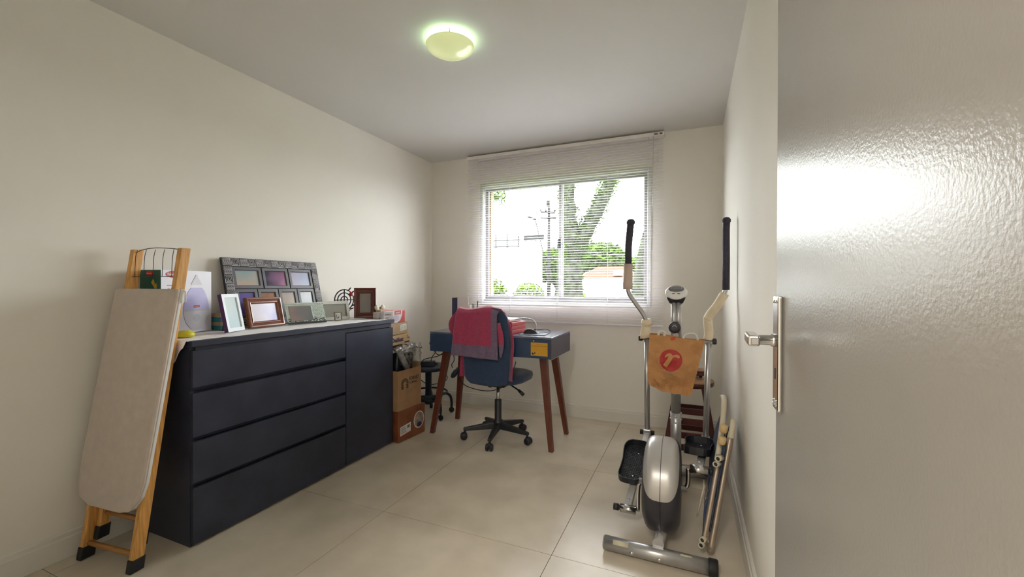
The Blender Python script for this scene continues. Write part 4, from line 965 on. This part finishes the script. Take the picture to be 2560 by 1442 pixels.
# pivot bar and swinging arms
epart(MB().tube([(-.262, 2.612, .852), (.112, 2.606, .846)], .0125, 14), 'pivot_bar', STEEL)
for x in (-.272, .122): epart(MB().lathe([(0, -.012), (.015, -.012), (.017, -.006), (.017, .008), (.013, .012), (0, .012)], (x, 2.61, .85), (0, R(90), 0), 16), 'pivot_cap', BLACKP)
def swing(x0, x1, lab):
    a = epart(MB().tube([(x0, 2.600, .315), (x1, 2.607, .848)], .0155, 14), 'swing_arm', STEEL)
    epart(MB().box((x0, 2.600, .300), (.044, .040, .040), None, .006, 2), 'joint_bracket', STEEL, a)
    epart(MB().tube([(x0-.040, 2.600, .297), (x0+.040, 2.600, .297)], .014, 12), 'joint_bolt', BLACKP, a)
    return a
swing(-.233, -.237, 'l'); swing(.080, .094, 'r')
# left handlebar
hlp = smoothpath([(-.237, 2.607, .86), (-.240, 2.600, .93), (-.252, 2.590, .985), (-.300, 2.570, 1.06), (-.334, 2.555, 1.115), (-.340, 2.552, 1.17), (-.338, 2.552, 1.30)], 6)
epart(MB().tube(hlp, .0125, 14), 'handlebar', STEEL)
epart(MB().tube([(-.242, 2.604, .856), (-.246, 2.603, .875), (-.241, 2.601, .93), (-.244, 2.598, .955)], [.036, .030, .024, .026], 16), 'foam_wrap', CREAMF, None, True)
epart(MB().tube([(-.236, 2.606, .925), (-.240, 2.602, .962)], [.031, .029], 14), 'foam_wrap', CREAMF, None, True)
epart(MB().tube([(-.341, 2.552, 1.140), (-.341, 2.552, 1.17), (-.339, 2.552, 1.215), (-.339, 2.552, 1.288)], [.027, .028, .026, .026], 14), 'foam_wrap', mat('pinkish_foam', (.56, .44, .38), .7, var=.06, bump=.15), None, True)
epart(MB().tube([(-.338, 2.552, 1.285), (-.337, 2.552, 1.40), (-.328, 2.552, 1.50), (-.326, 2.552, 1.522)], [.0195, .0205, .0205, .0205], 14).lathe([(0, -.022), (.016, -.018), (.0245, -.006), (.0245, .006), (.016, .018), (0, .022)], (-.325, 2.552, 1.530), None, 16), 'foam_grip', GRIP, None, True)
# right handlebar
hrp = smoothpath([(.094, 2.607, .86), (.094, 2.600, .93), (.098, 2.590, .985), (.125, 2.570, 1.05), (.155, 2.555, 1.10), (.172, 2.552, 1.135), (.174, 2.552, 1.17), (.174, 2.552, 1.20)], 6)
epart(MB().tube(hrp, .0125, 14), 'handlebar', STEEL)
epart(MB().tube(smoothpath([(.090, 2.606, .862), (.094, 2.602, .90), (.088, 2.596, .965), (.092, 2.592, .99)], 4), .024, 16), 'foam_wrap', CREAMF, None, True)
epart(MB().tube(smoothpath([(.086, 2.592, .975), (.104, 2.584, 1.01), (.135, 2.566, 1.055), (.168, 2.553, 1.118)], 4), .0235, 16), 'foam_wrap', CREAMF, None, True)
epart(MB().tube([(.175, 2.552, 1.138), (.175, 2.552, 1.30), (.174, 2.552, 1.46), (.176, 2.552, 1.508)], [.018, .0185, .018, .018], 14).lathe([(0, -.020), (.014, -.017), (.0215, -.006), (.0215, .006), (.014, .016), (0, .020)], (.176, 2.552, 1.512), None, 16), 'foam_grip', GRIP, None, True)

# ---- paper bag hanging on the pivot bar
bg_ = thing('paper_bag', 'brown paper shopping bag with a red round r emblem hanging on the trainer', 'paper bag', (-.094, 2.505, .585))
TL, TR, BR, BL = Vector((-.215, 2.515, .885)), Vector((.072, 2.51, .862)), Vector((.005, 2.485, .572)), Vector((-.224, 2.485, .598))
def bagf(u, v, back=0.0):
    p = TL.lerp(TR, u).lerp(BL.lerp(BR, u), v)
    n_ = (.009+.012*v)*noise.noise((u*4+3*back, v*5, 2.2))+(.004+.006*v*v)*noise.noise((u*9, v*10, 7+back))
    bul = .022*math.sin(u*PI)*math.sin(min(1, v*1.1)*PI); p = p+Vector((.010*(1-u)**4*max(0, v-.8)/.2, 0, (.012*(1-u)**5-.014*math.sin(u*PI)+.012*noise.noise((u*5, 3, 1)))*max(0, v-.75)/.25))
    if back: return p+Vector((0, .062+.0*v-n_+.0*bul, .004*math.sin(u*7)))
    return p+Vector((0, -bul-n_-.010*v, 0))
m = MB(); NU, NV = 22, 24
F = [[m.bm.verts.new(bagf(i/NU, j/NV)) for j in range(NV+1)] for i in range(NU+1)]
G = [[m.bm.verts.new(bagf(i/NU, j/NV, 1.0)) for j in range(NV+1)] for i in range(NU+1)]
for i in range(NU):
    for j in range(NV):
        m.bm.faces.new((F[i][j], F[i+1][j], F[i+1][j+1], F[i][j+1])); m.bm.faces.new((G[i][j], G[i][j+1], G[i+1][j+1], G[i+1][j]))
for j in range(NV):
    m.bm.faces.new((F[0][j], F[0][j+1], G[0][j+1], G[0][j])); m.bm.faces.new((F[NU][j], G[NU][j], G[NU][j+1], F[NU][j+1]))
for i in range(NU): m.bm.faces.new((F[i][NV], F[i+1][NV], G[i+1][NV], G[i][NV]))
m.build('bag_body', BAGM, bg_, True)
def onbag(u, v, off=.0012): q = bagf(u, v); return (q.x, q.y-off, q.z)
uc, vc = .455, .43
def disc(u, v): a = 2*PI*u; return onbag(uc+.222*v*math.cos(a), vc+.205*v*math.sin(a), .0024)
m = MB(); m.grid(disc, 48, 16); bmesh.ops.remove_doubles(m.bm, verts=m.bm.verts, dist=.0003); em = m.build('red_emblem', BAGRED, bg_, True)
def strip(pts, wid, off=.0056):   # brush stroke in bag coordinates
    fine = smoothpath([(p[0], p[1], w_) for p, w_ in zip(pts, wid)], 8); pts = [(q.x, q.y) for q in fine]; wid = [q.z for q in fine]
    m = MB(); n = len(pts); L_, R__ = [], []
    for i in range(n):
        a, b = pts[max(i-1, 0)], pts[min(i+1, n-1)]; dx, dy = b[0]-a[0], b[1]-a[1]; l = math.hypot(dx, dy) or 1; nx, ny = -dy/l*wid[i]/2, dx/l*wid[i]/2
        L_.append([m.bm.verts.new(onbag(pts[i][0]+nx*k, pts[i][1]+ny*k, off)) for k in (1, .5, 0, -.5, -1)])
    for i in range(n-1):
        for k in range(4): m.bm.faces.new((L_[i][k], L_[i+1][k], L_[i+1][k+1], L_[i][k+1]))
    return m
LET = mat('kraft_letter', (.50, .25, .09), .75, var=.06)
strip([(uc-.12, vc-.045), (uc-.085, vc-.085), (uc-.04, vc-.10), (uc-.01, vc-.07), (uc-.035, vc), (uc-.075, vc+.075), (uc-.100, vc+.125)], [.016, .04, .066, .080, .082, .084, .086]).build('letter_r', LET, bg_, True)
strip([(uc-.045, vc+.03), (uc-.02, vc-.02), (uc+.02, vc-.068), (uc+.065, vc-.096), (uc+.11, vc-.100), (uc+.137, vc-.082), (uc+.142, vc-.062)], [.020, .026, .032, .040, .054, .056, .024]).build('letter_r', LET, bg_, True)
m = strip([(uc-.055, .035), (uc-.01, .02), (uc+.03, -.01+.02)], [.05, .05, .03]); m.build('top_mark', mat('bright_red_tab', (.55, .05, .03), .5), bg_, True)
for k, (ua, ub2) in enumerate(((.28, .42), (.44, .62))): strip([(ua, .685+.01*k), ((ua+ub2)/2, .69+.01*k), (ub2, .695+.012*k)], [.008]*3, .0014).build('printed_text_line', INKG, bg_, True)
def bagpt(u, v, y=0): q = bagf(u, v); return Vector((q.x, q.y+y, q.z))
CRD = mat('white_rope', (.66, .64, .60), .8, bump=.2, bscale=200)
MB().tube(smoothpath([bagpt(.16, .04, .02), bagpt(.17, -.05, .02), bagpt(.22, -.075, .02), bagpt(.27, -.05, .025), bagpt(.27, .03, .03)], 5), .0065, 8).build('rope_handle', CRD, bg_, True)
MB().tube(smoothpath([bagpt(.62, .03, .02), bagpt(.64, -.055, .025), bagpt(.74, -.095, .03), bagpt(.83, -.075, .03), bagpt(.88, .02, .03)], 5), .0065, 8).build('rope_handle', CRD, bg_, True)

# ================================================================= WOODEN STEP STOOL
ws = thing('wooden_stool', 'dark red wooden stool with ladder rungs behind the elliptical trainer', 'stool', (.0, 3.10, 0))
def bar(a, b, wx, wy):
    a, b = Vector(a), Vector(b)
    return MB().hexa([(a.x-wx, a.y-wy, a.z), (a.x+wx, a.y-wy, a.z), (a.x+wx, a.y+wy, a.z), (a.x-wx, a.y+wy, a.z), (b.x-wx, b.y-wy, b.z), (b.x+wx, b.y-wy, b.z), (b.x+wx, b.y+wy, b.z), (b.x-wx, b.y+wy, b.z)])
def wx_(z, sg): return .012+sg*(.150-.080*z/.52) if sg > 0 else -.002-(.160-.078*z/.52)
for sg in (-1, 1):
    bar((wx_(0, sg), 2.965, .001), (wx_(.52, sg), 2.995, .496), .017, .012).build('leg', STOOLW, ws, True, bevel=.003)
    bar((wx_(0, sg), 3.330, .001), (wx_(.52, sg), 3.20, .496), .017, .012).build('leg', STOOLW, ws, True, bevel=.003)
for z in (.342, .276, .186, .108):
    y = 2.965+.03*z/.52
    MB().span((wx_(z, -1)+.0175, y-.009, z-.020), (wx_(z, 1)-.0175, y+.009, z+.020), .003).build('rung', STOOLW, ws, True)
for z in (.30, .14):
    y = 3.330-.13*z/.52
    MB().span((wx_(z, -1)+.0175, y-.009, z-.018), (wx_(z, 1)-.0175, y+.009, z+.018), .003).build('rung', STOOLW, ws, True)
MB().lathe([(0, .497), (.140, .497), (.152, .503), (.154, .526), (0, .527)], (.0, 3.09, 0), None, 36, sx=.95, sy=.95).build('seat_edge', STOOLW, ws, True)
MB().lathe([(0, .5275), (.153, .5275), (.150, .533), (0, .535)], (.0, 3.09, 0), None, 36, sx=.95, sy=.95).build('seat', SEATW, ws, True)
MB().span((-.08, 3.12, .552), (.085, 3.22, .580), .004).build('upper_step_edge', STOOLW, ws, True); MB().span((-.08, 3.12, .5805), (.085, 3.22, .590), .003).build('upper_step', SEATW, ws, True)
for x in (-.06, .065): MB().tube([(x, 3.17, .5355), (x, 3.17, .5525)], .010, 8).build('back_spindle', STOOLW, ws, True)

# ================================================================= FOLDED BEACH CHAIR against the right wall
lc = thing('folded_beach_chair', 'folded aluminium beach chair with blue sling leaning on the right wall', 'folding chair', (.10, 2.25, 0))
TUB = mat('champagne_aluminium', (.46, .38, .31), .38, .7, var=.1, scale=14); PLW = mat('aged_white_plastic', (.62, .57, .44), .5, var=.1, scale=10)
BLUE = mat('blue_sling_fabric', (.035, .055, .105), .8, var=.2, scale=30, bump=.2, bscale=300)
def lp_(y, z, o=0.0): return Vector((.078+.19*z+o, y, z))     # leaning plane
def lpath(pts, o=0.0): return [lp_(y, z, o) for y, z in pts]
fr_o = MB().tube(smoothpath(lpath([(2.00, .013), (2.06, .2), (2.12, .38), (2.15, .47)]), 5), .0135, 12)
fr_o.tube(smoothpath(lpath([(2.00, .013), (2.06, .012), (2.42, .012), (2.50, .03), (2.52, .1), (2.52, .48)]), 4), .0115, 10)
fr_o.build('outer_frame', TUB, lc, True)
MB().tube(smoothpath(lpath([(2.125, .37), (2.15, .45), (2.17, .520), (2.195, .536)], .002), 5), [.0145]*8+[.0125]*7+[.011], 12).build('armrest', PLW, lc, True, True)
MB().tube(smoothpath(lpath([(2.12, .36), (2.17, .45), (2.27, .54), (2.38, .590), (2.46, .580)], -.034), 5), .0130, 12).build('armrest', PLW, lc, True, True)
m = MB().tube(smoothpath(lpath([(1.985, .05), (2.03, .2), (2.08, .345), (2.11, .40)], -.034), 5), .012, 12)
m.build('inner_frame', TUB, lc, True)
def ring_end(p, name):
    a = MB(); q = Vector(p)
    a.lathe([(.0088, -.03), (.0118, -.03), (.0118, .03), (.0088, .03), (.0088, -.03)], q, (R(78), 0, R(-18)), 16)
    o = a.build(name, PLW, lc, True); MB().lathe([(0, .020), (.0088, .020)], q, (R(78), 0, R(-18)), 14).build('tube_bore', BLACKP, o, True)
for q in ((lp_(1.985, .075, -.036)), (lp_(1.985, .052, -.036)), (lp_(2.055, .405, -.036)), (lp_(2.055, .380, -.040))): ring_end(q, 'tube_end')
for z, y in ((.470, 2.10), (.515, 2.13)): MB().lathe([(0, -.016), (.015, -.016), (.017, -.01), (.017, .01), (.015, .016), (0, .016)], lp_(y, z, -.036), (R(10), R(10), 0), 14).build('hinge_block', mat('yellowed_plastic', (.62, .45, .22), .5), lc, True)
def sling(u, v):
    y = 2.045+.42*u; z = .10+.35*v+.04*u; sag = -.015*math.sin(v*PI)*math.sin(min(1, u*2)*PI/2)
    q = lp_(y+.09*(v-.5), z, -.016+sag+.006*noise.noise((u*5, v*6, 1))); return q
MB().grid(sling, 16, 20, .004).build('sling', BLUE, lc, True)
def sling2(u, v):
    y = 1.995+.10*v+.03*u; z = .10+.29*v; q = lp_(y, z, -.046+.030*u-.014*math.sin(v*PI*.9)*(1-u)*(1 if v < .4 else .6)); return q
MB().grid(sling2, 6, 16, .004).build('sling_wrap', BLUE, lc, True)
def sling3(u, v): q = lp_(2.19+.12*u+.06*v, .30+.20*v-.05*u, .012+.012*noise.noise((u*3, v*4, 6))); return q
MB().grid(sling3, 8, 10, .004).build('sling_wrap', BLUE, lc, True)
MB().box(lp_(2.25, .505, .012), (.018, .04, .05), (0, R(11), 0), .006).build('hinge_bracket', PLW, lc, True)
MB().tube(lpath([(2.07, .26), (2.075, .16), (2.08, .12)], -.07), .004, 6).tube(lpath([(2.07, .26), (2.12, .27)], -.07), .004, 6).build('strap', PLW, lc, True)

# ================================================================= OUTDOORS
GZ = -0.6
GRASS = mat('lawn_grass', (.024, .042, .006), .9, spec=0.03, var=.4, scale=3); ASPH = mat('street_asphalt', (.07, .07, .07), .9, spec=0.05, var=.1, scale=4)
g = MB().span((-80, YB+.35, GZ-.2), (60, 27, GZ)).build('ground_lawn', GRASS); struct(g)
g = MB().span((-80, 27, GZ-.2), (60, 120, GZ-.02)).build('ground_street', ASPH); struct(g)
BARK = mat('mossy_bark', (.014, .0155, .0135), .95, spec=0.03, var=.6, scale=8, bump=.8, bscale=14, color2=(.028, .030, .022))
LEAF = mat('tree_leaf', (.018, .034, .0060), .7, spec=0.03, var=.4, scale=2.0, color2=(.034, .058, .0100))
LEAFB = mat('bush_leaf', (.022, .040, .004), .7, spec=0.03, var=.4, scale=2.0, color2=(.040, .062, .007))
def leafcloud(m, c, rad, n, size, shell=.55, rnd=random.Random(11)):
    for k in range(n):
        while True:
            p = Vector((rnd.uniform(-1, 1), rnd.uniform(-1, 1), rnd.uniform(-1, 1)))
            if shell < p.length < 1: break
        q = Vector((c[0]+p.x*rad[0], c[1]+p.y*rad[1], c[2]+p.z*rad[2])); a = Vector((rnd.gauss(0, 1), rnd.gauss(0, 1), rnd.gauss(0, 1))).normalized(); b = a.orthogonal().normalized(); s_ = size*rnd.uniform(.6, 1.3)
        v = [m.bm.verts.new(q+a*s_), m.bm.verts.new(q+b*s_*.45), m.bm.verts.new(q-a*s_), m.bm.verts.new(q-b*s_*.45)]; m.bm.faces.new(v)
# big forked tree in front of the window
tr = thing('forked_tree', 'thick mossy forked tree trunk close outside the window', 'tree', (-2.89, 11.0, GZ))
TRK = [((-2.89, 11, GZ), .34), ((-2.89, 11, .6), .26), ((-2.89, 11, 1.75), .235), ((-2.86, 11, 2.15), .26), ((-2.98, 11, 2.8), .20), ((-3.03, 11, 3.6), .16), ((-3.03, 11, 5.2), .15)]
m = MB(); pts = smoothpath([p for p, r in TRK], 6); rr = [TRK[min(i//6, len(TRK)-1)][1] for i in range(len(pts))]
rr = [r+.018*math.sin(i*1.9)+.012*math.sin(i*4.3) for i, r in enumerate(rr)]; m.tube(pts, rr, 16); m.build('trunk', BARK, tr, True)
m = MB(); pts2 = smoothpath([(-2.84, 11, 1.95), (-2.66, 11, 2.35), (-2.36, 11, 2.95), (-2.08, 11, 3.5), (-1.88, 11, 4.0), (-1.6, 11, 5.0)], 6); m.tube(pts2, [.21-.0022*i+.012*math.sin(i*2.3) for i in range(len(pts2))], 14); m.build('limb', BARK, tr, True)
m = MB(); rnd = random.Random(5)
for src, r0 in ((pts, .23), (pts2, .19)):
    for p in src:
        for k in range(60):
            a = rnd.uniform(0, 2*PI); q = p+Vector((math.cos(a)*r0, math.sin(a)*r0, rnd.uniform(-.12, .12))); d = Vector((math.cos(a), math.sin(a), rnd.uniform(-.4, .9))).normalized(); s_ = rnd.uniform(.04, .13); b = d.orthogonal().normalized()
            v = [m.bm.verts.new(q), m.bm.verts.new(q+d*s_*.5+b*s_*.2), m.bm.verts.new(q+d*s_), m.bm.verts.new(q+d*s_*.5-b*s_*.2)]; m.bm.faces.new(v)
fo = m.build('epiphyte_leaves', LEAF, tr, True); fo['kind'] = 'stuff'
for q0, q1, q2 in (((-2.83, 10.9, 2.6), (-2.68, 10.85, 2.75), (-2.60, 10.8, 2.98)), ((-2.84, 10.9, 2.45), (-2.70, 10.85, 2.62), (-2.52, 10.8, 2.72)), ((-2.55, 10.9, 2.6), (-2.62, 10.85, 2.85), (-2.52, 10.85, 3.0))):
    MB().tube(smoothpath([q0, q1, q2], 4), .014, 6).build('twig', BARK, tr, True)
t2 = thing('leaning_trunk', 'speckled tree trunk at the right edge of the window view', 'tree', (-1.12, 9, GZ))
m = MB(); p3 = smoothpath([(-1.12, 9, GZ), (-1.0, 9, .8), (-.88, 9, 1.75), (-.74, 9, 2.4), (-.5, 9, 3.6)], 6); m.tube(p3, [.18-.003*i for i in range(len(p3))], 14); m.build('trunk', BARK, t2, True)
m = MB()
for p in p3:
    for k in range(14):
        a = rnd.uniform(0, 2*PI); q = p+Vector((math.cos(a)*.14, math.sin(a)*.14, rnd.uniform(-.1, .1))); d = Vector((math.cos(a), math.sin(a), .5)).normalized(); b = d.orthogonal(); s_ = .05
        v = [m.bm.verts.new(q), m.bm.verts.new(q+d*s_*.5+b*s_*.2), m.bm.verts.new(q+d*s_), m.bm.verts.new(q+d*s_*.5-b*s_*.2)]; m.bm.faces.new(v)
fo = m.build('epiphyte_leaves', LEAF, t2, True); fo['kind'] = 'stuff'
# spreading trees across the street
def far_tree(label, x, y, crowns, th):
    t = thing('street_tree', label, 'tree', (x, y, GZ), group='trees across the street')
    MB().tube([(x, y, GZ), (x+.1, y, th*.5), (x-.1, y, th)], [.35, .26, .2], 10).build('trunk', BARK, t, True)
    for sx_ in (-1.2, 1.0): MB().tube([(x, y, th*.45), (x+sx_, y, th+.8)], [.2, .1], 8).build('limb', BARK, t, True)
    m = MB()
    for c, r, n in crowns: leafcloud(m, c, r, n, .30, .45)
    o = m.build('crown', LEAF, t, True); o['kind'] = 'stuff'
far_tree('wide umbrella-shaped green tree across the street', -8.9, 45, [((-8.9, 45, 4.3), (2.7, 2.2, 1.5), 2600), ((-10.6, 45, 3.7), (1.6, 1.5, 1.0), 1000), ((-7.1, 45, 3.6), (1.4, 1.5, 1.0), 900)], 2.6)
far_tree('green tree behind the utility pole', -15.8, 52, [((-15.8, 52, 4.6), (2.3, 2, 1.4), 1900), ((-16.5, 52, 2.9), (1.8, 1.6, 1.5), 1100), ((-14.4, 52, 3.0), (1.3, 1.4, 1.3), 800)], 2.0)
far_tree('small green tree at the right of the window view', -4.1, 40, [((-4.1, 40, 3.1), (1.1, 1.1, .95), 900)], 2.0)
# leafy branch near the window, top left
lb = thing('leafy_tree', 'leafy tree branch at the upper left corner of the window', 'tree', (-4.9, 7, GZ))
MB().tube(smoothpath([(-4.9, 7, GZ), (-4.85, 7, 1.5), (-4.6, 7, 3.0), (-4.2, 7, 3.5)], 5), [.12]*8+[.07]*8, 10).build('trunk', BARK, lb, True)
MB().tube(smoothpath([(-4.6, 7, 3.0), (-4.1, 7, 3.3), (-3.75, 7, 3.25)], 5), .02, 8).build('limb', BARK, lb, True)
MB().tube(smoothpath([(-3.75, 7, 3.25), (-3.45, 7, 3.0), (-3.25, 7, 2.75), (-3.08, 7, 2.58)], 4), .010, 6).tube([(-3.45, 7, 3.0), (-3.38, 7, 2.7), (-3.40, 7, 2.42)], .007, 6).tube([(-3.5, 7, 3.05), (-3.2, 7, 3.0), (-3.02, 7, 2.98)], .006, 6).build('twig', BARK, lb, True)
m = MB(); leafcloud(m, (-3.40, 7, 2.88), (.22, .18, .26), 130, .045, .0); leafcloud(m, (-3.22, 7, 2.78), (.16, .12, .16), 60, .040, .0); leafcloud(m, (-3.42, 7, 2.52), (.10, .08, .16), 45, .040, .0); leafcloud(m, (-3.0, 7, 3.10), (.06, .05, .05), 14, .040, .0)
m.build('leaves', LEAF, lb, True)['kind'] = 'stuff'
# bushes below the window line
for i, (x, y, rx, rz, lab) in enumerate(((-9.3, 19, 1.05, 2.0, 'leafy bush at the lower left of the window view'), (-7.75, 20.6, 1.0, 1.75, 'low yellow-green bush left of the forked tree'), (-5.45, 20.4, .9, 1.6, 'low rounded bush beside the forked tree'), (-11.4, 20, 1.0, 1.8, 'bush behind the window frame edge'))):
    t = thing('bush', lab, 'bush', (x, y, GZ), group='bushes on the lawn')
    m = MB(); leafcloud(m, (x, y, GZ+rz*.5), (rx, .8, rz*.62), 1500, .10, .35, random.Random(20+i)); o = m.build('foliage', LEAFB, t, True); o['kind'] = 'stuff'
    MB().tube([(x, y, GZ), (x, y, GZ+rz*.7)], [.08, .03], 8).build('stem', BARK, t, True)
# street lamp, utility pole
CONC = mat('pole_concrete', (.016, .0155, .0155), .85, spec=0.03, var=.15)
sp = thing('street_lamp', 'slim grey street lamp on a bent pole', 'street lamp', (-6.35, 20, GZ))
MB().tube(smoothpath([(-6.35, 20, GZ), (-6.5, 20, 1.2), (-6.75, 20, 2.7), (-7.0, 20, 3.7), (-7.20, 20, 4.5)], 5), [.04]*8+[.028]*13, 8).build('pole', CONC, sp, True)
MB().box((-7.40, 20, 4.585), (.46, .30, .09), (0, R(22), 0), .03, 2).build('lamp_head', CONC, sp, True)
MB().tube([(-7.18, 20, 4.55), (-7.12, 20, 4.85)], .015, 6).box((-7.12, 20, 4.86), (.12, .04, .03)).build('photocell', CONC, sp, True)
up = thing('utility_pole', 'concrete utility pole with crossarms', 'utility pole', (-7.12, 22, GZ))
MB().tube([(-7.12, 22, GZ), (-7.13, 22, 5.47)], [.11, .07], 12).build('pole', CONC, up, True)
for z, x0_, x1_ in ((5.15, -7.55, -6.75), (4.85, -7.55, -6.7)):
    MB().box(((x0_+x1_)/2, 21.88, z), (x1_-x0_, .09, .10), (0, 0, R(25)), .01).build('crossarm', CONC, up, True)
for x in (-7.5, -7.25, -6.8): MB().lathe([(0, 0), (.05, 0), (.06, .05), (.04, .10), (0, .12)], (x, 21.88+(x+7.12)*.45, 5.205), None, 10).build('insulator', CONC, up, True)
MB().lathe([(0, 0), (.10, 0), (.10, .30), (0, .32)], (-7.12, 21.82, 5.47), None, 10).build('pole_cap', CONC, up, True)
for k, (za, zb2) in enumerate(((5.2, 4.9), (3.2, 2.9))):
    o = MB().tube(smoothpath([(-7.1, 22, za), (-4.0, 22.5, zb2-.1), (2.0, 24, zb2+.1)], 6), .012, 5).build('overhead_wire', RUBBER); tag(o, ('upper' if k == 0 else 'lower')+' overhead wire running right from the utility pole', 'wire')
# building on the left with roof rail, orange-roofed house, white wall
CONCW = mat('white_render', (.30, .30, .30), .8, var=.08, scale=2)
bd_ = thing('white_building', 'tall white building with roof railing at the left of the window view', 'building', (-16, 39, GZ))
MB().span((-19.6, 38, GZ), (-15.2, 39.2, 5.9)).build('wall', CONCW, bd_, True); MB().span((-15.15, 38.99, GZ), (-13.4, 39.3, 5.2)).build('wall', CONCW, bd_, True)
DGR = mat('railing_grey', (.018, .018, .018), .7, spec=0.03)
for k in range(5): MB().span((-19.6, 37.9, 5.0+.30*k), (-15.2, 37.96, 5.06+.30*k)).build('railing_bar', DGR, bd_, True)
for x in (-19.0, -17.8, -16.6, -15.4): MB().span((x, 37.86, 4.9), (x+.08, 37.9, 6.35)).build('railing_post', DGR, bd_, True)
MB().span((-15.15, 38.8, 5.6), (-13.1, 38.98, 6.15)).build('roof_edge', DGR, bd_, True)
for k in range(3): MB().span((-15.0+.5*k, 38.9, 5.1-.1*k), (-14.9+.5*k, 38.98, 5.6)).build('stain_streak', mat('stain_grey', (.16, .16, .16), .8), bd_, True)
ROOF = mat('orange_roof_tile', (.046, .022, .0145), .8, spec=0.03, var=.25, scale=6)
hs_ = thing('orange_roof_house', 'low house with an orange tiled roof across the street', 'house', (-5.5, 31, GZ))
MB().span((-7.2, 30.2, GZ), (-3.7, 34, 1.75)).build('wall', CONCW, hs_, True)
MB().hexa([(-7.5, 29.9, 1.76), (-3.4, 29.9, 1.76), (-3.4, 34.3, 1.76), (-7.5, 34.3, 1.76), (-6.4, 31.6, 2.62), (-4.4, 31.6, 2.62), (-4.4, 32.4, 2.62), (-6.4, 32.4, 2.62)]).build('roof', ROOF, hs_, True)
MB().span((-5.0, 29.95, 1.9), (-4.4, 30.6, 2.3)).build('dormer', CONCW, hs_, True)
for x in (-6.7, -5.6, -4.6):
    w_ = MB().span((x, 30.1, .6), (x+.6, 30.19, 1.5)).build('window_frame', ALU, hs_, True); MB().span((x+.06, 30.08, .66), (x+.54, 30.095, 1.44)).build('window_pane', DGR, w_, True)
gw = thing('white_garden_wall', 'long white garden wall below the orange-roofed house', 'wall', (-3.5, 25, GZ))
MB().span((-6.4, 25, GZ), (0.5, 25.2, 1.33)).build('wall', mat('white_wall_paint', (.42, .42, .42), .7, var=.05), gw, True); MB().span((-6.5, 24.95, 1.335), (.6, 25.25, 1.42)).build('coping', CONCW, gw, True)
